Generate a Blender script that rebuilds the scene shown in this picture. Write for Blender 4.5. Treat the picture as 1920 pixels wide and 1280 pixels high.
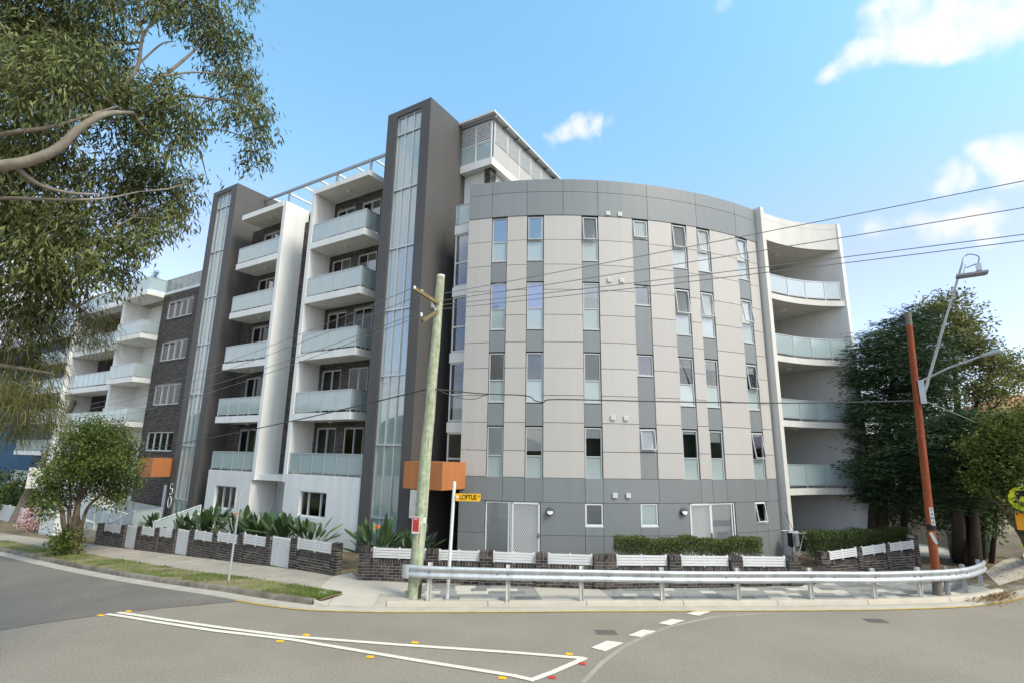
import bpy, math, random
import numpy as np
from mathutils import Matrix, Vector
random.seed(7); RNG = np.random.default_rng(7)
for o in list(bpy.data.objects): bpy.data.objects.remove(o)
scene = bpy.context.scene
col = scene.collection

# ------------------------------------------------------------------ camera
F_PX, PITCH, ROLL, CAM_H = 968.2, math.radians(12.193), math.radians(0.94), 4.1
fw = np.array([0, math.cos(PITCH), math.sin(PITCH)]); up0 = np.array([0, -math.sin(PITCH), math.cos(PITCH)]); rt0 = np.array([1., 0, 0])
rt = math.cos(ROLL) * rt0 + math.sin(ROLL) * up0
upv = -math.sin(ROLL) * rt0 + math.cos(ROLL) * up0
cam_d = bpy.data.cameras.new('camera'); cam = bpy.data.objects.new('camera', cam_d); col.objects.link(cam)
cam_d.sensor_width = 36; cam_d.lens = 36 * F_PX / 1920; cam_d.clip_start = 0.1; cam_d.clip_end = 6000
cam.matrix_world = Matrix(((rt[0], upv[0], -fw[0], 0), (rt[1], upv[1], -fw[1], 0), (rt[2], upv[2], -fw[2], CAM_H), (0, 0, 0, 1)))
scene.camera = cam

# ------------------------------------------------------------------ sun, sky, exposure
SUN_EL, SUN_AZ = math.radians(46), math.radians(128)      # azimuth from +Y towards +X (sun stands to the right, behind the camera)
SUN_STR, SUN_ANG, SKY_STR, EXPOSURE = 1.4, math.radians(16), 0.15, 1.02
sund = bpy.data.lights.new('sun', 'SUN'); sund.energy = SUN_STR; sund.angle = SUN_ANG; sund.color = (1, .89, .76)
sun = bpy.data.objects.new('sun', sund); col.objects.link(sun)
sdir = Vector((math.sin(SUN_AZ) * math.cos(SUN_EL), math.cos(SUN_AZ) * math.cos(SUN_EL), math.sin(SUN_EL)))
sun.rotation_euler = sdir.to_track_quat('Z', 'Y').to_euler(); sun.location = sdir * 60
scene.view_settings.view_transform = 'Standard'; scene.view_settings.look = 'None'
scene.view_settings.exposure = EXPOSURE; scene.view_settings.gamma = 1
scene.view_settings.use_curve_mapping = False
cy = scene.cycles
cy.max_bounces = 6; cy.diffuse_bounces = 3; cy.glossy_bounces = 3; cy.transmission_bounces = 4; cy.transparent_max_bounces = 8
cy.caustics_reflective = False; cy.caustics_refractive = False; cy.use_adaptive_sampling = True; cy.adaptive_threshold = .015; cy.adaptive_min_samples = 48; cy.time_limit = 900

def ray(px, py):
    c = np.array([(px - 960) / F_PX, (py - 640) / F_PX])
    return rt * c[0] - upv * c[1] + fw
def rdir(px, py):
    d = ray(px, py); return d / np.linalg.norm(d)

def make_world():
    w = bpy.data.worlds.new('World'); scene.world = w; w.use_nodes = True
    nt = w.node_tree; nt.nodes.clear(); N = nt.nodes.new; L = nt.links.new
    out = N('ShaderNodeOutputWorld'); bg = N('ShaderNodeBackground'); bg.inputs[1].default_value = SKY_STR
    sky = N('ShaderNodeTexSky'); sky.sky_type = 'NISHITA'; sky.sun_disc = False
    sky.sun_elevation = SUN_EL; sky.sun_rotation = SUN_AZ; sky.air_density = 1.0; sky.dust_density = 1.6; sky.ozone_density = 1.6; sky.altitude = 20
    geo = N('ShaderNodeNewGeometry')                       # Incoming = -view direction
    dirn = N('ShaderNodeVectorMath'); dirn.operation = 'SCALE'; dirn.inputs[3].default_value = -1; L(geo.outputs['Incoming'], dirn.inputs[0])
    # clouds: soft clumps around cloud centres, broken up by noise
    nz = N('ShaderNodeTexNoise'); nz.inputs['Scale'].default_value = 12; nz.inputs['Detail'].default_value = 8; nz.inputs['Roughness'].default_value = .58
    L(dirn.outputs[0], nz.inputs['Vector'])
    wn = N('ShaderNodeTexNoise'); wn.inputs['Scale'].default_value = 11; wn.inputs['Detail'].default_value = 6; L(dirn.outputs[0], wn.inputs['Vector'])
    wsub = N('ShaderNodeVectorMath'); wsub.operation = 'SUBTRACT'; wsub.inputs[1].default_value = (.5, .5, .5); L(wn.outputs['Color'], wsub.inputs[0])
    wsc = N('ShaderNodeVectorMath'); wsc.operation = 'SCALE'; wsc.inputs[3].default_value = .085; L(wsub.outputs[0], wsc.inputs[0])
    dd = N('ShaderNodeVectorMath'); dd.operation = 'ADD'; L(dirn.outputs[0], dd.inputs[0]); L(wsc.outputs[0], dd.inputs[1])
    blobs = []
    def cl(px, py, r, s=1.0): blobs.append((tuple(rdir(px, py)), r / 1150 , s))
    for a in [(1605,98,42),(1645,70,54),(1700,52,60),(1765,50,62),(1830,45,62),(1890,38,64),(1960,30,70),(2040,30,80),(1780,90,36),(1580,118,28)]: cl(*a)
    for a in [(1035,266,26,.6),(1060,250,34,.85),(1085,240,36,.95),(1110,231,36,.95),(1140,228,26,.7)]: cl(*a)
    for a in [(1775,335,28),(1800,335,26),(1840,295,34),(1880,300,40),(1920,305,45),(1970,300,50)]: cl(*a)
    for a in [(1760,420,40,.9),(1800,415,45,1),(1840,415,42,1),(1870,420,30,.7),(1650,432,34,.45),(1690,430,30,.4),(1165,35,22,.4),(1350,3,34,.5)]: cl(*a)
    for a in [(60,560,120,.85),(150,600,110,.8),(-60,640,150,.9),(30,470,60,.5)]: cl(*a)
    acc = None
    for c, r, s in blobs:
        d = N('ShaderNodeVectorMath'); d.operation = 'DISTANCE'; d.inputs[1].default_value = c; L(dd.outputs[0], d.inputs[0])
        m = N('ShaderNodeMapRange'); m.interpolation_type = 'SMOOTHSTEP'; m.inputs[1].default_value = r * 1.4; m.inputs[2].default_value = r * .1; m.inputs[3].default_value = 0; m.inputs[4].default_value = s
        L(d.outputs['Value'], m.inputs[0])
        if acc is None: acc = m.outputs[0]
        else:
            x = N('ShaderNodeMath'); x.operation = 'MAXIMUM'; L(acc, x.inputs[0]); L(m.outputs[0], x.inputs[1]); acc = x.outputs[0]
    ns = N('ShaderNodeMapRange'); ns.inputs[1].default_value = .3; ns.inputs[2].default_value = .7; ns.inputs[3].default_value = -.55; ns.inputs[4].default_value = .45; L(nz.outputs[0], ns.inputs[0])
    gate = N('ShaderNodeMath'); gate.operation = 'ADD'; L(acc, gate.inputs[0]); L(ns.outputs[0], gate.inputs[1])
    dens = N('ShaderNodeMapRange'); dens.interpolation_type = 'SMOOTHSTEP'; dens.inputs[1].default_value = .12; dens.inputs[2].default_value = 1.15; L(gate.outputs[0], dens.inputs[0])
    has = N('ShaderNodeMapRange'); has.interpolation_type = 'SMOOTHSTEP'; has.inputs[1].default_value = .02; has.inputs[2].default_value = .35; L(acc, has.inputs[0])
    dn2 = N('ShaderNodeMath'); dn2.operation = 'MULTIPLY'; L(dens.outputs[0], dn2.inputs[0]); L(has.outputs[0], dn2.inputs[1]); dens = dn2
    msk = N('ShaderNodeMath'); msk.operation = 'MULTIPLY'; msk.inputs[1].default_value = .93; L(dens.outputs[0], msk.inputs[0])
    # unseen broken cloud added outside the view, to make ambient light soft and neutral
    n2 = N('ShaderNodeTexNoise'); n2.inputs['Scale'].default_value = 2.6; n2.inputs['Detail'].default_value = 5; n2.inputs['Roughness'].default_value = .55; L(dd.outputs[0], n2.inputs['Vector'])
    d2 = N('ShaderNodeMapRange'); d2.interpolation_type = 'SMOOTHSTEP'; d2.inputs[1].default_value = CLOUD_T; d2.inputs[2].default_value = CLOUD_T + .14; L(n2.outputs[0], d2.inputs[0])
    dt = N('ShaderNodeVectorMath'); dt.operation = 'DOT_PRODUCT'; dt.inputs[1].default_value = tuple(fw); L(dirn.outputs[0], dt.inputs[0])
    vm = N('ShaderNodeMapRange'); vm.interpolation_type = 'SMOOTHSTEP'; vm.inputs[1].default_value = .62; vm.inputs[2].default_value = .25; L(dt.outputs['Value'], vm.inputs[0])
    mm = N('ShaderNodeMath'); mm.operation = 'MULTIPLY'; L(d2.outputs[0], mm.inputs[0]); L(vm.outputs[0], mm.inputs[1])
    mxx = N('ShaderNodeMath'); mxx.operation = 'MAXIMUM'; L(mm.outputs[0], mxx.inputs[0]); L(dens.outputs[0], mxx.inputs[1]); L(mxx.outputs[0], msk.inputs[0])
    # sky colour: Nishita, lifted a little
    cor = N('ShaderNodeMix'); cor.data_type = 'RGBA'; cor.blend_type = 'MULTIPLY'; cor.inputs[0].default_value = 1
    L(sky.outputs[0], cor.inputs[6])
    sp = N('ShaderNodeSeparateXYZ'); L(dirn.outputs[0], sp.inputs[0]); rmp = N('ShaderNodeValToRGB'); L(sp.outputs[2], rmp.inputs[0]); cr = rmp.color_ramp
    for k, (pos, c) in enumerate(SKY_TINT):
        e = cr.elements[k] if k < 2 else cr.elements.new(pos)
        e.position = pos; e.color = (c[0] / 2, c[1] / 2, c[2] / 2, 1)
    sc2 = N('ShaderNodeVectorMath'); sc2.operation = 'SCALE'; sc2.inputs[3].default_value = 2; L(rmp.outputs[0], sc2.inputs[0]); L(sc2.outputs[0], cor.inputs[7])
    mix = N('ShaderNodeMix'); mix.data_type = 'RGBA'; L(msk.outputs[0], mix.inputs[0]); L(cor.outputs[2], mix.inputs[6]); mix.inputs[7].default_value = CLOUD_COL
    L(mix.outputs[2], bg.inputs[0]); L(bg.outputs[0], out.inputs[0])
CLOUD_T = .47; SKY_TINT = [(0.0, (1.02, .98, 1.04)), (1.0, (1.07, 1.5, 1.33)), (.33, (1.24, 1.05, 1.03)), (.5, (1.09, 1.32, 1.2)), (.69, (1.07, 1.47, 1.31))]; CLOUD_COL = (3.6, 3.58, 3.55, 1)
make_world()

# ------------------------------------------------------------------ frames of reference
AZW = math.radians(-58.809)                      # direction of the long street wing
U = np.array([math.sin(AZW), math.cos(AZW)]); Nn = np.array([math.cos(AZW), -math.sin(AZW)])
WR = math.atan2(-U[1], -U[0])                    # object rotation whose x runs along -U and y along Nn
def wp(s, w, z): p = U * s + Nn * w; return np.array([p[0], p[1], z])
def sw(x, y): return x * U[0] + y * U[1], x * Nn[0] + y * Nn[1]
def gz(x, y):                                    # street level: falls away to the left along the wing
    t = min(max(sw(x, y)[0] - 14.3, 0), 75)
    return -.0446 * (t * t / 4 if t < 2 else t - 1)
def gp(px, py, dz=0.0):                          # photo pixel -> point on the street surface
    d = ray(px, py); z = 0.0
    for i in range(50):
        t = (z + dz - CAM_H) / d[2]; z = .5 * z + .5 * gz(d[0] * t, d[1] * t)
    t = (z + dz - CAM_H) / d[2]
    return np.array([d[0] * t, d[1] * t, z + dz])
def pd(px, py, D):                               # photo pixel at horizontal distance D
    d = ray(px, py); t = D / math.hypot(d[0], d[1]); return np.array([d[0] * t, d[1] * t, CAM_H + d[2] * t])
def azdir(az): a = math.radians(az); return np.array([math.sin(a), math.cos(a)])

# ------------------------------------------------------------------ materials
MATS = {}
def mat(name, rgb, rough=.6, spec=.4, metal=0, var=.08, vscale=3.0, bump=0, bscale=60, island=0, objrand=0, rgb2=None, detail=6, trans=0, alpha=1, streak=0, coat=0, speck=0, sscale=60):
    if name in MATS: return MATS[name]
    m = bpy.data.materials.new(name); m.use_nodes = True; nt = m.node_tree; N = nt.nodes.new; L = nt.links.new
    b = nt.nodes['Principled BSDF']; b.inputs['Roughness'].default_value = rough; b.inputs['Metallic'].default_value = metal
    b.inputs['Specular IOR Level'].default_value = spec; b.inputs['Alpha'].default_value = alpha; b.inputs['Coat Weight'].default_value = coat
    geo = N('ShaderNodeNewGeometry')
    nz = N('ShaderNodeTexNoise'); nz.inputs['Scale'].default_value = vscale; nz.inputs['Detail'].default_value = detail; nz.inputs['Roughness'].default_value = .6
    if streak:
        mp = N('ShaderNodeMapping'); mp.inputs['Scale'].default_value = (1, 1, streak); L(geo.outputs['Position'], mp.inputs[0]); L(mp.outputs[0], nz.inputs['Vector'])
    else: L(geo.outputs['Position'], nz.inputs['Vector'])
    mr = N('ShaderNodeMapRange'); mr.inputs[1].default_value = .28; mr.inputs[2].default_value = .72; mr.inputs[3].default_value = 1 - var; mr.inputs[4].default_value = 1 + var
    L(nz.outputs[0], mr.inputs[0]); fac = mr.outputs[0]
    if speck:
        n4 = N('ShaderNodeTexNoise'); n4.inputs['Scale'].default_value = sscale; n4.inputs['Detail'].default_value = 3; n4.inputs['Roughness'].default_value = .7; L(geo.outputs['Position'], n4.inputs['Vector'])
        m4 = N('ShaderNodeMapRange'); m4.inputs[1].default_value = .3; m4.inputs[2].default_value = .7; m4.inputs[3].default_value = 1 - speck; m4.inputs[4].default_value = 1 + speck; L(n4.outputs[0], m4.inputs[0])
        u4 = N('ShaderNodeMath'); u4.operation = 'MULTIPLY'; L(fac, u4.inputs[0]); L(m4.outputs[0], u4.inputs[1]); fac = u4.outputs[0]
    if island or objrand:
        if island: src = geo.outputs['Random Per Island']; amt = island
        else: oi = N('ShaderNodeObjectInfo'); src = oi.outputs['Random']; amt = objrand
        r2 = N('ShaderNodeMapRange'); r2.inputs[3].default_value = 1 - amt; r2.inputs[4].default_value = 1 + amt; L(src, r2.inputs[0])
        mu = N('ShaderNodeMath'); mu.operation = 'MULTIPLY'; L(fac, mu.inputs[0]); L(r2.outputs[0], mu.inputs[1]); fac = mu.outputs[0]
    base = N('ShaderNodeVectorMath'); base.operation = 'SCALE'; base.inputs[0].default_value = rgb[:3]
    if rgb2:
        mx = N('ShaderNodeMix'); mx.data_type = 'RGBA'; mx.inputs[6].default_value = (*rgb, 1); mx.inputs[7].default_value = (*rgb2, 1)
        if island: L(geo.outputs['Random Per Island'], mx.inputs[0])
        elif objrand: L(oi.outputs['Random'], mx.inputs[0])
        else:
            n2 = N('ShaderNodeTexNoise'); n2.inputs['Scale'].default_value = vscale * .35; n2.inputs['Detail'].default_value = 5; L(geo.outputs['Position'], n2.inputs['Vector'])
            m2 = N('ShaderNodeMapRange'); m2.inputs[1].default_value = .4; m2.inputs[2].default_value = .6; L(n2.outputs[0], m2.inputs[0]); L(m2.outputs[0], mx.inputs[0])
        L(mx.outputs[2], base.inputs[0])
    L(fac, base.inputs[3]); L(base.outputs[0], b.inputs['Base Color'])
    if bump:
        n3 = N('ShaderNodeTexNoise'); n3.inputs['Scale'].default_value = bscale; n3.inputs['Detail'].default_value = 4; L(geo.outputs['Position'], n3.inputs['Vector'])
        bp = N('ShaderNodeBump'); bp.inputs['Strength'].default_value = bump; bp.inputs['Distance'].default_value = .02; L(n3.outputs[0], bp.inputs['Height']); L(bp.outputs[0], b.inputs['Normal'])
    if trans:
        tr = N('ShaderNodeBsdfTranslucent'); L(base.outputs[0], tr.inputs[0]); ms = N('ShaderNodeMixShader'); ms.inputs[0].default_value = trans
        L(b.outputs[0], ms.inputs[1]); L(tr.outputs[0], ms.inputs[2]); L(ms.outputs[0], nt.nodes['Material Output'].inputs[0])
    MATS[name] = m; return m
def glass(name, tint=(.75, .82, .82), refl=.22, rough=.02, body=None, bodymix=0.0):
    """window pane: sky reflection over a see-through (or partly milky) body"""
    m = bpy.data.materials.new(name); m.use_nodes = True; nt = m.node_tree; nt.nodes.clear(); N = nt.nodes.new; L = nt.links.new
    out = N('ShaderNodeOutputMaterial'); tr = N('ShaderNodeBsdfTransparent'); tr.inputs[0].default_value = (*tint, 1)
    gl = N('ShaderNodeBsdfGlossy'); gl.inputs['Roughness'].default_value = rough; gl.inputs[0].default_value = (.95, .97, 1, 1)
    geo = N('ShaderNodeNewGeometry'); nz = N('ShaderNodeTexNoise'); nz.inputs['Scale'].default_value = .9; nz.inputs['Detail'].default_value = 1; L(geo.outputs['Position'], nz.inputs['Vector'])
    bp = N('ShaderNodeBump'); bp.inputs['Strength'].default_value = .05; bp.inputs['Distance'].default_value = .03; L(nz.outputs[0], bp.inputs['Height']); L(bp.outputs[0], gl.inputs['Normal'])
    cur = tr.outputs[0]
    if body:
        df = N('ShaderNodeBsdfDiffuse'); df.inputs[0].default_value = (*body, 1); tl = N('ShaderNodeBsdfTranslucent'); tl.inputs[0].default_value = (*body, 1)
        a = N('ShaderNodeMixShader'); a.inputs[0].default_value = .3; L(df.outputs[0], a.inputs[1]); L(tl.outputs[0], a.inputs[2])
        b = N('ShaderNodeMixShader'); b.inputs[0].default_value = bodymix; L(cur, b.inputs[1]); L(a.outputs[0], b.inputs[2]); cur = b.outputs[0]
    fr = N('ShaderNodeFresnel'); fr.inputs[0].default_value = 1.45
    ad = N('ShaderNodeMath'); ad.operation = 'ADD'; ad.use_clamp = True; ad.inputs[1].default_value = refl; L(fr.outputs[0], ad.inputs[0])
    mx = N('ShaderNodeMixShader'); L(ad.outputs[0], mx.inputs[0]); L(cur, mx.inputs[1]); L(gl.outputs[0], mx.inputs[2]); L(mx.outputs[0], out.inputs[0])
    MATS[name] = m; return m

mat('cream', (.475, .445, .418), .45, .4, var=.022, vscale=3.0, streak=.07, objrand=.035)
mat('panel_grey', (.212, .224, .228), .38, .5, var=.04, vscale=3.0, streak=.07, objrand=.06)
mat('joint', (.10, .10, .10), .9)
mat('render_white', (.78, .77, .745), .75, .2, var=.09, vscale=1.8, bump=.05, bscale=90, streak=.14, detail=8)
mat('render_beige', (.64, .615, .575), .75, .2, var=.09, vscale=1.8, bump=.05, bscale=90, streak=.14, detail=8)
mat('soffit', (.52, .50, .46), .8, .1, var=.05)
mat('charcoal', (.092, .086, .084), .55, .3, var=.12, vscale=.7, bump=.04, bscale=40, streak=.2)
mat('mullion', (.55, .57, .58), .35, .5, metal=.4, var=.02)
mat('alu_white', (.66, .67, .67), .4, .4, var=.02)
mat('alu_mid', (.47, .475, .475), .45, .4, var=.03)
mat('alu_grey', (.30, .31, .31), .4, .4, metal=.3, var=.03)
mat('brick_dark', (.030, .024, .022), .6, .35, var=.25, vscale=9, island=.35, rgb2=(.075, .06, .052))
mat('brick_obj', (.030, .024, .022), .6, .35, var=.3, vscale=9, objrand=.35, rgb2=(.085, .068, .058))
mat('mortar_grey', (.27, .25, .225), .9, .1, var=.2, vscale=5)
mat('mortar', (.50, .46, .41), .9, .1, var=.2, vscale=5)
mat('orange', (.44, .165, .058), .5, .35, var=.10, vscale=2.5, streak=.15, detail=8)
mat('blind', (.85, .84, .81), .8, .1, var=.05, vscale=2)
mat('blind_grey', (.40, .40, .395), .8, .1, var=.05, vscale=2)
mat('curtain', (.45, .43, .40), .9, .1, var=.08, vscale=3)
mat('interior', (.045, .042, .04), .9, .1)
mat('interior_wall', (.30, .29, .27), .9, .1)
mat('asphalt', (.27, .228, .183), .85, .25, var=.13, vscale=.35, bump=.5, bscale=55, detail=10, speck=.30, sscale=26)
mat('asphalt_dark', (.185, .160, .135), .85, .25, var=.14, vscale=.5, bump=.5, bscale=55, detail=10, speck=.30, sscale=22)
mat('paint', (.72, .66, .55), .7, .2, speck=.16, sscale=16, var=.14, vscale=5, bump=.2, bscale=50)
mat('paint_yellow', (.52, .33, .05), .7, .2, var=.25, vscale=5)
mat('concrete_new', (.49, .43, .36), .85, .2, var=.07, vscale=1.2, bump=.15, bscale=50, detail=8)
mat('concrete_old', (.36, .315, .26), .9, .15, speck=.15, sscale=14, var=.18, vscale=1.3, bump=.3, bscale=40, detail=9, objrand=.06)
mat('kerb_new', (.49, .43, .355), .85, .2, var=.10, vscale=2.2, bump=.2, bscale=40, detail=8, objrand=.04)
mat('kerb_old', (.14, .125, .10), .9, .15, var=.35, vscale=3, bump=.5, bscale=30, detail=8, rgb2=(.24, .21, .17))
mat('gutter', (.40, .36, .30), .9, .15, var=.14, vscale=2, bump=.2, bscale=40, detail=8)
mat('soil', (.15, .115, .075), .95, .1, var=.35, vscale=3, bump=.7, bscale=18, rgb2=(.21, .165, .105))
mat('verge', (.27, .22, .125), .95, .1, var=.25, vscale=2.2, bump=.6, bscale=25, rgb2=(.20, .19, .08))
mat('paver', (.30, .285, .265), .85, .2, var=.10, vscale=6, bump=.2, bscale=60)
mat('paver_dark', (.215, .205, .195), .85, .2, var=.10, vscale=6, bump=.2, bscale=60)
mat('paver_light', (.56, .51, .43), .85, .2, var=.10, vscale=6, bump=.2, bscale=60)
mat('galv', (.50, .52, .53), .45, .5, metal=.5, var=.25, vscale=3.5, streak=.3, detail=8)
mat('galv_white', (.62, .60, .55), .6, .35, var=.12, vscale=3)
mat('slat_white', (.68, .67, .665), .5, .35, var=.05, vscale=3)
mat('pole_green', (.43, .425, .32), .85, .15, speck=.22, sscale=9, var=.30, vscale=16, streak=.04, bump=.35, bscale=30, rgb2=(.33, .38, .24))
mat('pole_stain', (.10, .095, .035), .9, .1, var=.3, vscale=4)
mat('pole_red', (.235, .058, .022), .7, .25, var=.35, vscale=14, streak=.05, speck=.15, sscale=7, bump=.3, bscale=30)
mat('pole_grey', (.17, .15, .13), .85, .15, var=.2, vscale=4, streak=.12)
mat('timber', (.20, .155, .08), .8, .2, var=.3, vscale=8)
mat('paling', (.36, .30, .235), .85, .15, var=.14, vscale=5, streak=.1, objrand=.12)
mat('steel_dark', (.16, .16, .155), .45, .5, metal=.6, var=.1)
mat('cable', (.06, .06, .058), .6, .3)
mat('cable_grey', (.22, .22, .21), .5, .4, metal=.3)
mat('black', (.015, .015, .015), .6, .3)
mat('sign_white', (.72, .72, .70), .5, .4, var=.03)
mat('sign_red', (.50, .045, .035), .5, .4, var=.06)
mat('sign_yellow', (.80, .44, .012), .45, .4, var=.03)
mat('sign_lime', (.78, .80, .02), .4, .4, var=.03)
mat('sign_orange', (.80, .33, .01), .45, .4, var=.03)
mat('blue_wall', (.018, .085, .17), .6, .3, var=.1, vscale=.6)
mat('bark_pale', (.27, .235, .19), .8, .2, var=.25, vscale=5, bump=.3, bscale=20, rgb2=(.19, .16, .125))
mat('bark_dark', (.048, .039, .030), .9, .1, var=.3, vscale=7, bump=.5, bscale=22)
mat('bark_mottled', (.17, .135, .095), .9, .1, var=.3, vscale=8, bump=.4, bscale=25, rgb2=(.07, .055, .04))
mat('euc_leaf', (.080, .102, .032), .55, .28, var=.35, vscale=.6, island=.4, rgb2=(.20, .215, .08), trans=.35)
mat('cas_leaf', (.085, .092, .026), .6, .25, var=.15, island=.35, rgb2=(.19, .175, .06), trans=.35)
mat('street_leaf', (.045, .075, .016), .5, .35, var=.35, vscale=.7, island=.4, rgb2=(.15, .19, .04), trans=.3)
mat('conifer_leaf', (.024, .048, .022), .65, .25, var=.35, vscale=.6, island=.4, rgb2=(.060, .100, .042), trans=.2)
mat('broad_leaf', (.105, .125, .034), .55, .3, var=.3, vscale=.5, island=.4, rgb2=(.25, .25, .085), trans=.35)
mat('broad_light', (.070, .100, .022), .6, .2, var=.35, vscale=.6, island=.4, rgb2=(.17, .20, .05), trans=.35)
mat('hedge_leaf', (.060, .095, .020), .5, .35, var=.2, vscale=2, island=.4, rgb2=(.17, .185, .045), trans=.3)
mat('hedge_dark', (.040, .070, .018), .5, .35, var=.2, vscale=2, island=.4, rgb2=(.10, .13, .03), trans=.3)
mat('strel_leaf', (.030, .060, .024), .35, .5, var=.15, vscale=3, island=.35, rgb2=(.065, .11, .035), trans=.15)
mat('strel_lime', (.16, .24, .03), .4, .5, var=.1, trans=.2)
mat('petal', (.75, .20, .015), .5, .3)
mat('pink', (.45, .14, .17), .6, .3, island=.3, rgb2=(.6, .45, .45))
mat('grass_blade', (.085, .165, .022), .6, .25, var=.2, vscale=1.5, island=.35, rgb2=(.17, .21, .055), trans=.25)
mat('litter', (.22, .13, .06), .9, .1, island=.4, rgb2=(.38, .27, .15))
mat('far_green', (.050, .065, .030), .95, .05, var=.5, vscale=.09, rgb2=(.09, .095, .055))
mat('house_brick', (.40, .24, .16), .85, .2, var=.15, vscale=4)
mat('roof_tile', (.36, .16, .09), .8, .2, var=.15, vscale=3)
mat('mesh_green', (.020, .035, .026), .8, .1, alpha=.82)
mat('lawn', (.13, .26, .03), .9, .1, var=.25, vscale=2)
glass('pane', (.98, .99, .99), .02, .015)
glass('pane_blue', (.80, .85, .88), .24, .015)
glass('pane_tower', (.7, .82, .83), .20, .03, body=(.50, .63, .63), bodymix=.82)
glass('pane_frost', (.7, .8, .8), .10, .06, body=(.52, .62, .61), bodymix=.92)
glass('balustrade', (.84, .94, .94), .09, .08, body=(.66, .79, .80), bodymix=.84)
glass('balustrade_clear', (.86, .93, .94), .10, .03, body=(.62, .72, .74), bodymix=.35)

# ------------------------------------------------------------------ mesh helpers
WPOS = {}
def _reg(o, name, parent, origin, kind=None, label=None, cat=None, group=None):
    o.name = name
    origin = np.array(origin, float)
    if parent is not None: o.parent = parent; o.location = origin - WPOS[parent]
    else: o.location = origin
    WPOS[o] = origin
    if kind: o['kind'] = kind
    if label: o['label'] = label
    if cat: o['category'] = cat
    if group: o['group'] = group
    col.objects.link(o); return o
def thing(name, loc, label, cat, group=None, kind=None):
    return _reg(bpy.data.objects.new(name, None), name, None, loc, kind, label, cat, group)
def tag(o, label=None, cat=None, group=None, kind=None):
    if label: o['label'] = label
    if cat: o['category'] = cat
    if group: o['group'] = group
    if kind: o['kind'] = kind
    return o
class MB:
    def __init__(s): s.v = []; s.f = []
    def add(s, vs, fs):
        n = len(s.v); s.v += [tuple(map(float, p)) for p in vs]; s.f += [tuple(i + n for i in q) for q in fs]; return s
    def obox(s, c, ax, ay, az):
        c, ax, ay, az = (np.array(q, float) for q in (c, ax, ay, az))
        P = [c + i * ax + j * ay + k * az for k in (-1, 1) for j in (-1, 1) for i in (-1, 1)]
        return s.add(P, [(0, 2, 3, 1), (4, 5, 7, 6), (0, 1, 5, 4), (2, 6, 7, 3), (0, 4, 6, 2), (1, 3, 7, 5)])
    def box(s, x0, x1, y0, y1, z0, z1): return s.obox(((x0 + x1) / 2, (y0 + y1) / 2, (z0 + z1) / 2), ((x1 - x0) / 2, 0, 0), (0, (y1 - y0) / 2, 0), (0, 0, (z1 - z0) / 2))
    def wbox(s, s0, s1, w0, w1, z0, z1):
        ds = abs(s1 - s0) / 2; dw = (w1 - w0) / 2
        return s.obox(wp((s0 + s1) / 2, (w0 + w1) / 2, (z0 + z1) / 2), (-U[0] * ds, -U[1] * ds, 0), (Nn[0] * dw, Nn[1] * dw, 0), (0, 0, (z1 - z0) / 2))
    def seg(s, a, b, hw, hh, up=(0, 0, 1)):            # box beam from a to b
        a, b, up = (np.array(q, float) for q in (a, b, up)); d = b - a; L = np.linalg.norm(d); d /= L
        x = np.cross(d, up); x /= np.linalg.norm(x); y = np.cross(x, d)
        return s.obox((a + b) / 2, d * L / 2, x * hw, y * hh)
    def tube(s, pts, rad, n=8, cap=True):
        pts = [np.array(p, float) for p in pts]; m = len(pts)
        if not hasattr(rad, '__len__'): rad = [rad] * m
        rings = []; ref = None
        for i, p in enumerate(pts):
            t = pts[min(i + 1, m - 1)] - pts[max(i - 1, 0)]; t = t / (np.linalg.norm(t) + 1e-9)
            if ref is None: ref = np.array([0, 0, 1.]) if abs(t[2]) < .9 else np.array([1., 0, 0])
            x = np.cross(t, ref); x /= np.linalg.norm(x) + 1e-9; y = np.cross(x, t); ref = y if abs(np.dot(y, t)) < .9 else ref
            rings.append([p + rad[i] * (math.cos(2 * math.pi * k / n) * x + math.sin(2 * math.pi * k / n) * y) for k in range(n)])
        vs = [q for r in rings for q in r]; fs = []
        for i in range(m - 1):
            for k in range(n): fs.append((i * n + k, i * n + (k + 1) % n, (i + 1) * n + (k + 1) % n, (i + 1) * n + k))
        if cap: fs.append(tuple(range(n))[::-1]); fs.append(tuple(range((m - 1) * n, m * n)))
        return s.add(vs, fs)
    def prism(s, poly, z0, z1):                         # vertical extrusion of a plan polygon
        n = len(poly); vs = [(p[0], p[1], z0) for p in poly] + [(p[0], p[1], z1) for p in poly]
        return s.add(vs, [tuple(range(n))[::-1], tuple(range(n, 2 * n))] + [(i, (i + 1) % n, n + (i + 1) % n, n + i) for i in range(n)])
    def build(s, name, m, parent=None, origin=None, smooth=False, **kw):
        if origin is None:
            if parent is not None: origin = WPOS[parent]
            else: a = np.array(s.v); origin = np.array([(a[:, 0].min() + a[:, 0].max()) / 2, (a[:, 1].min() + a[:, 1].max()) / 2, a[:, 2].min()])
        origin = np.array(origin, float)
        me = bpy.data.meshes.new(name); me.from_pydata([tuple(np.array(p) - origin) for p in s.v], [], s.f)
        me.materials.append(MATS[m])
        if smooth: me.polygons.foreach_set('use_smooth', [True] * len(me.polygons))
        me.update(); return _reg(bpy.data.objects.new(name, me), name, parent, origin, **kw)
def recalc(o):
    import bmesh
    b = bmesh.new(); b.from_mesh(o.data); bmesh.ops.recalc_face_normals(b, faces=b.faces); b.to_mesh(o.data); b.free(); return o
CUBES = {}
def unit_cube(m, bev=0):
    k = (m, bev)
    if k not in CUBES:
        b = MB().box(-.5, .5, -.5, .5, -.5, .5); me = bpy.data.meshes.new('block_' + m); me.from_pydata(b.v, [], b.f); me.materials.append(MATS[m]); CUBES[k] = me
    return CUBES[k]
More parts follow.
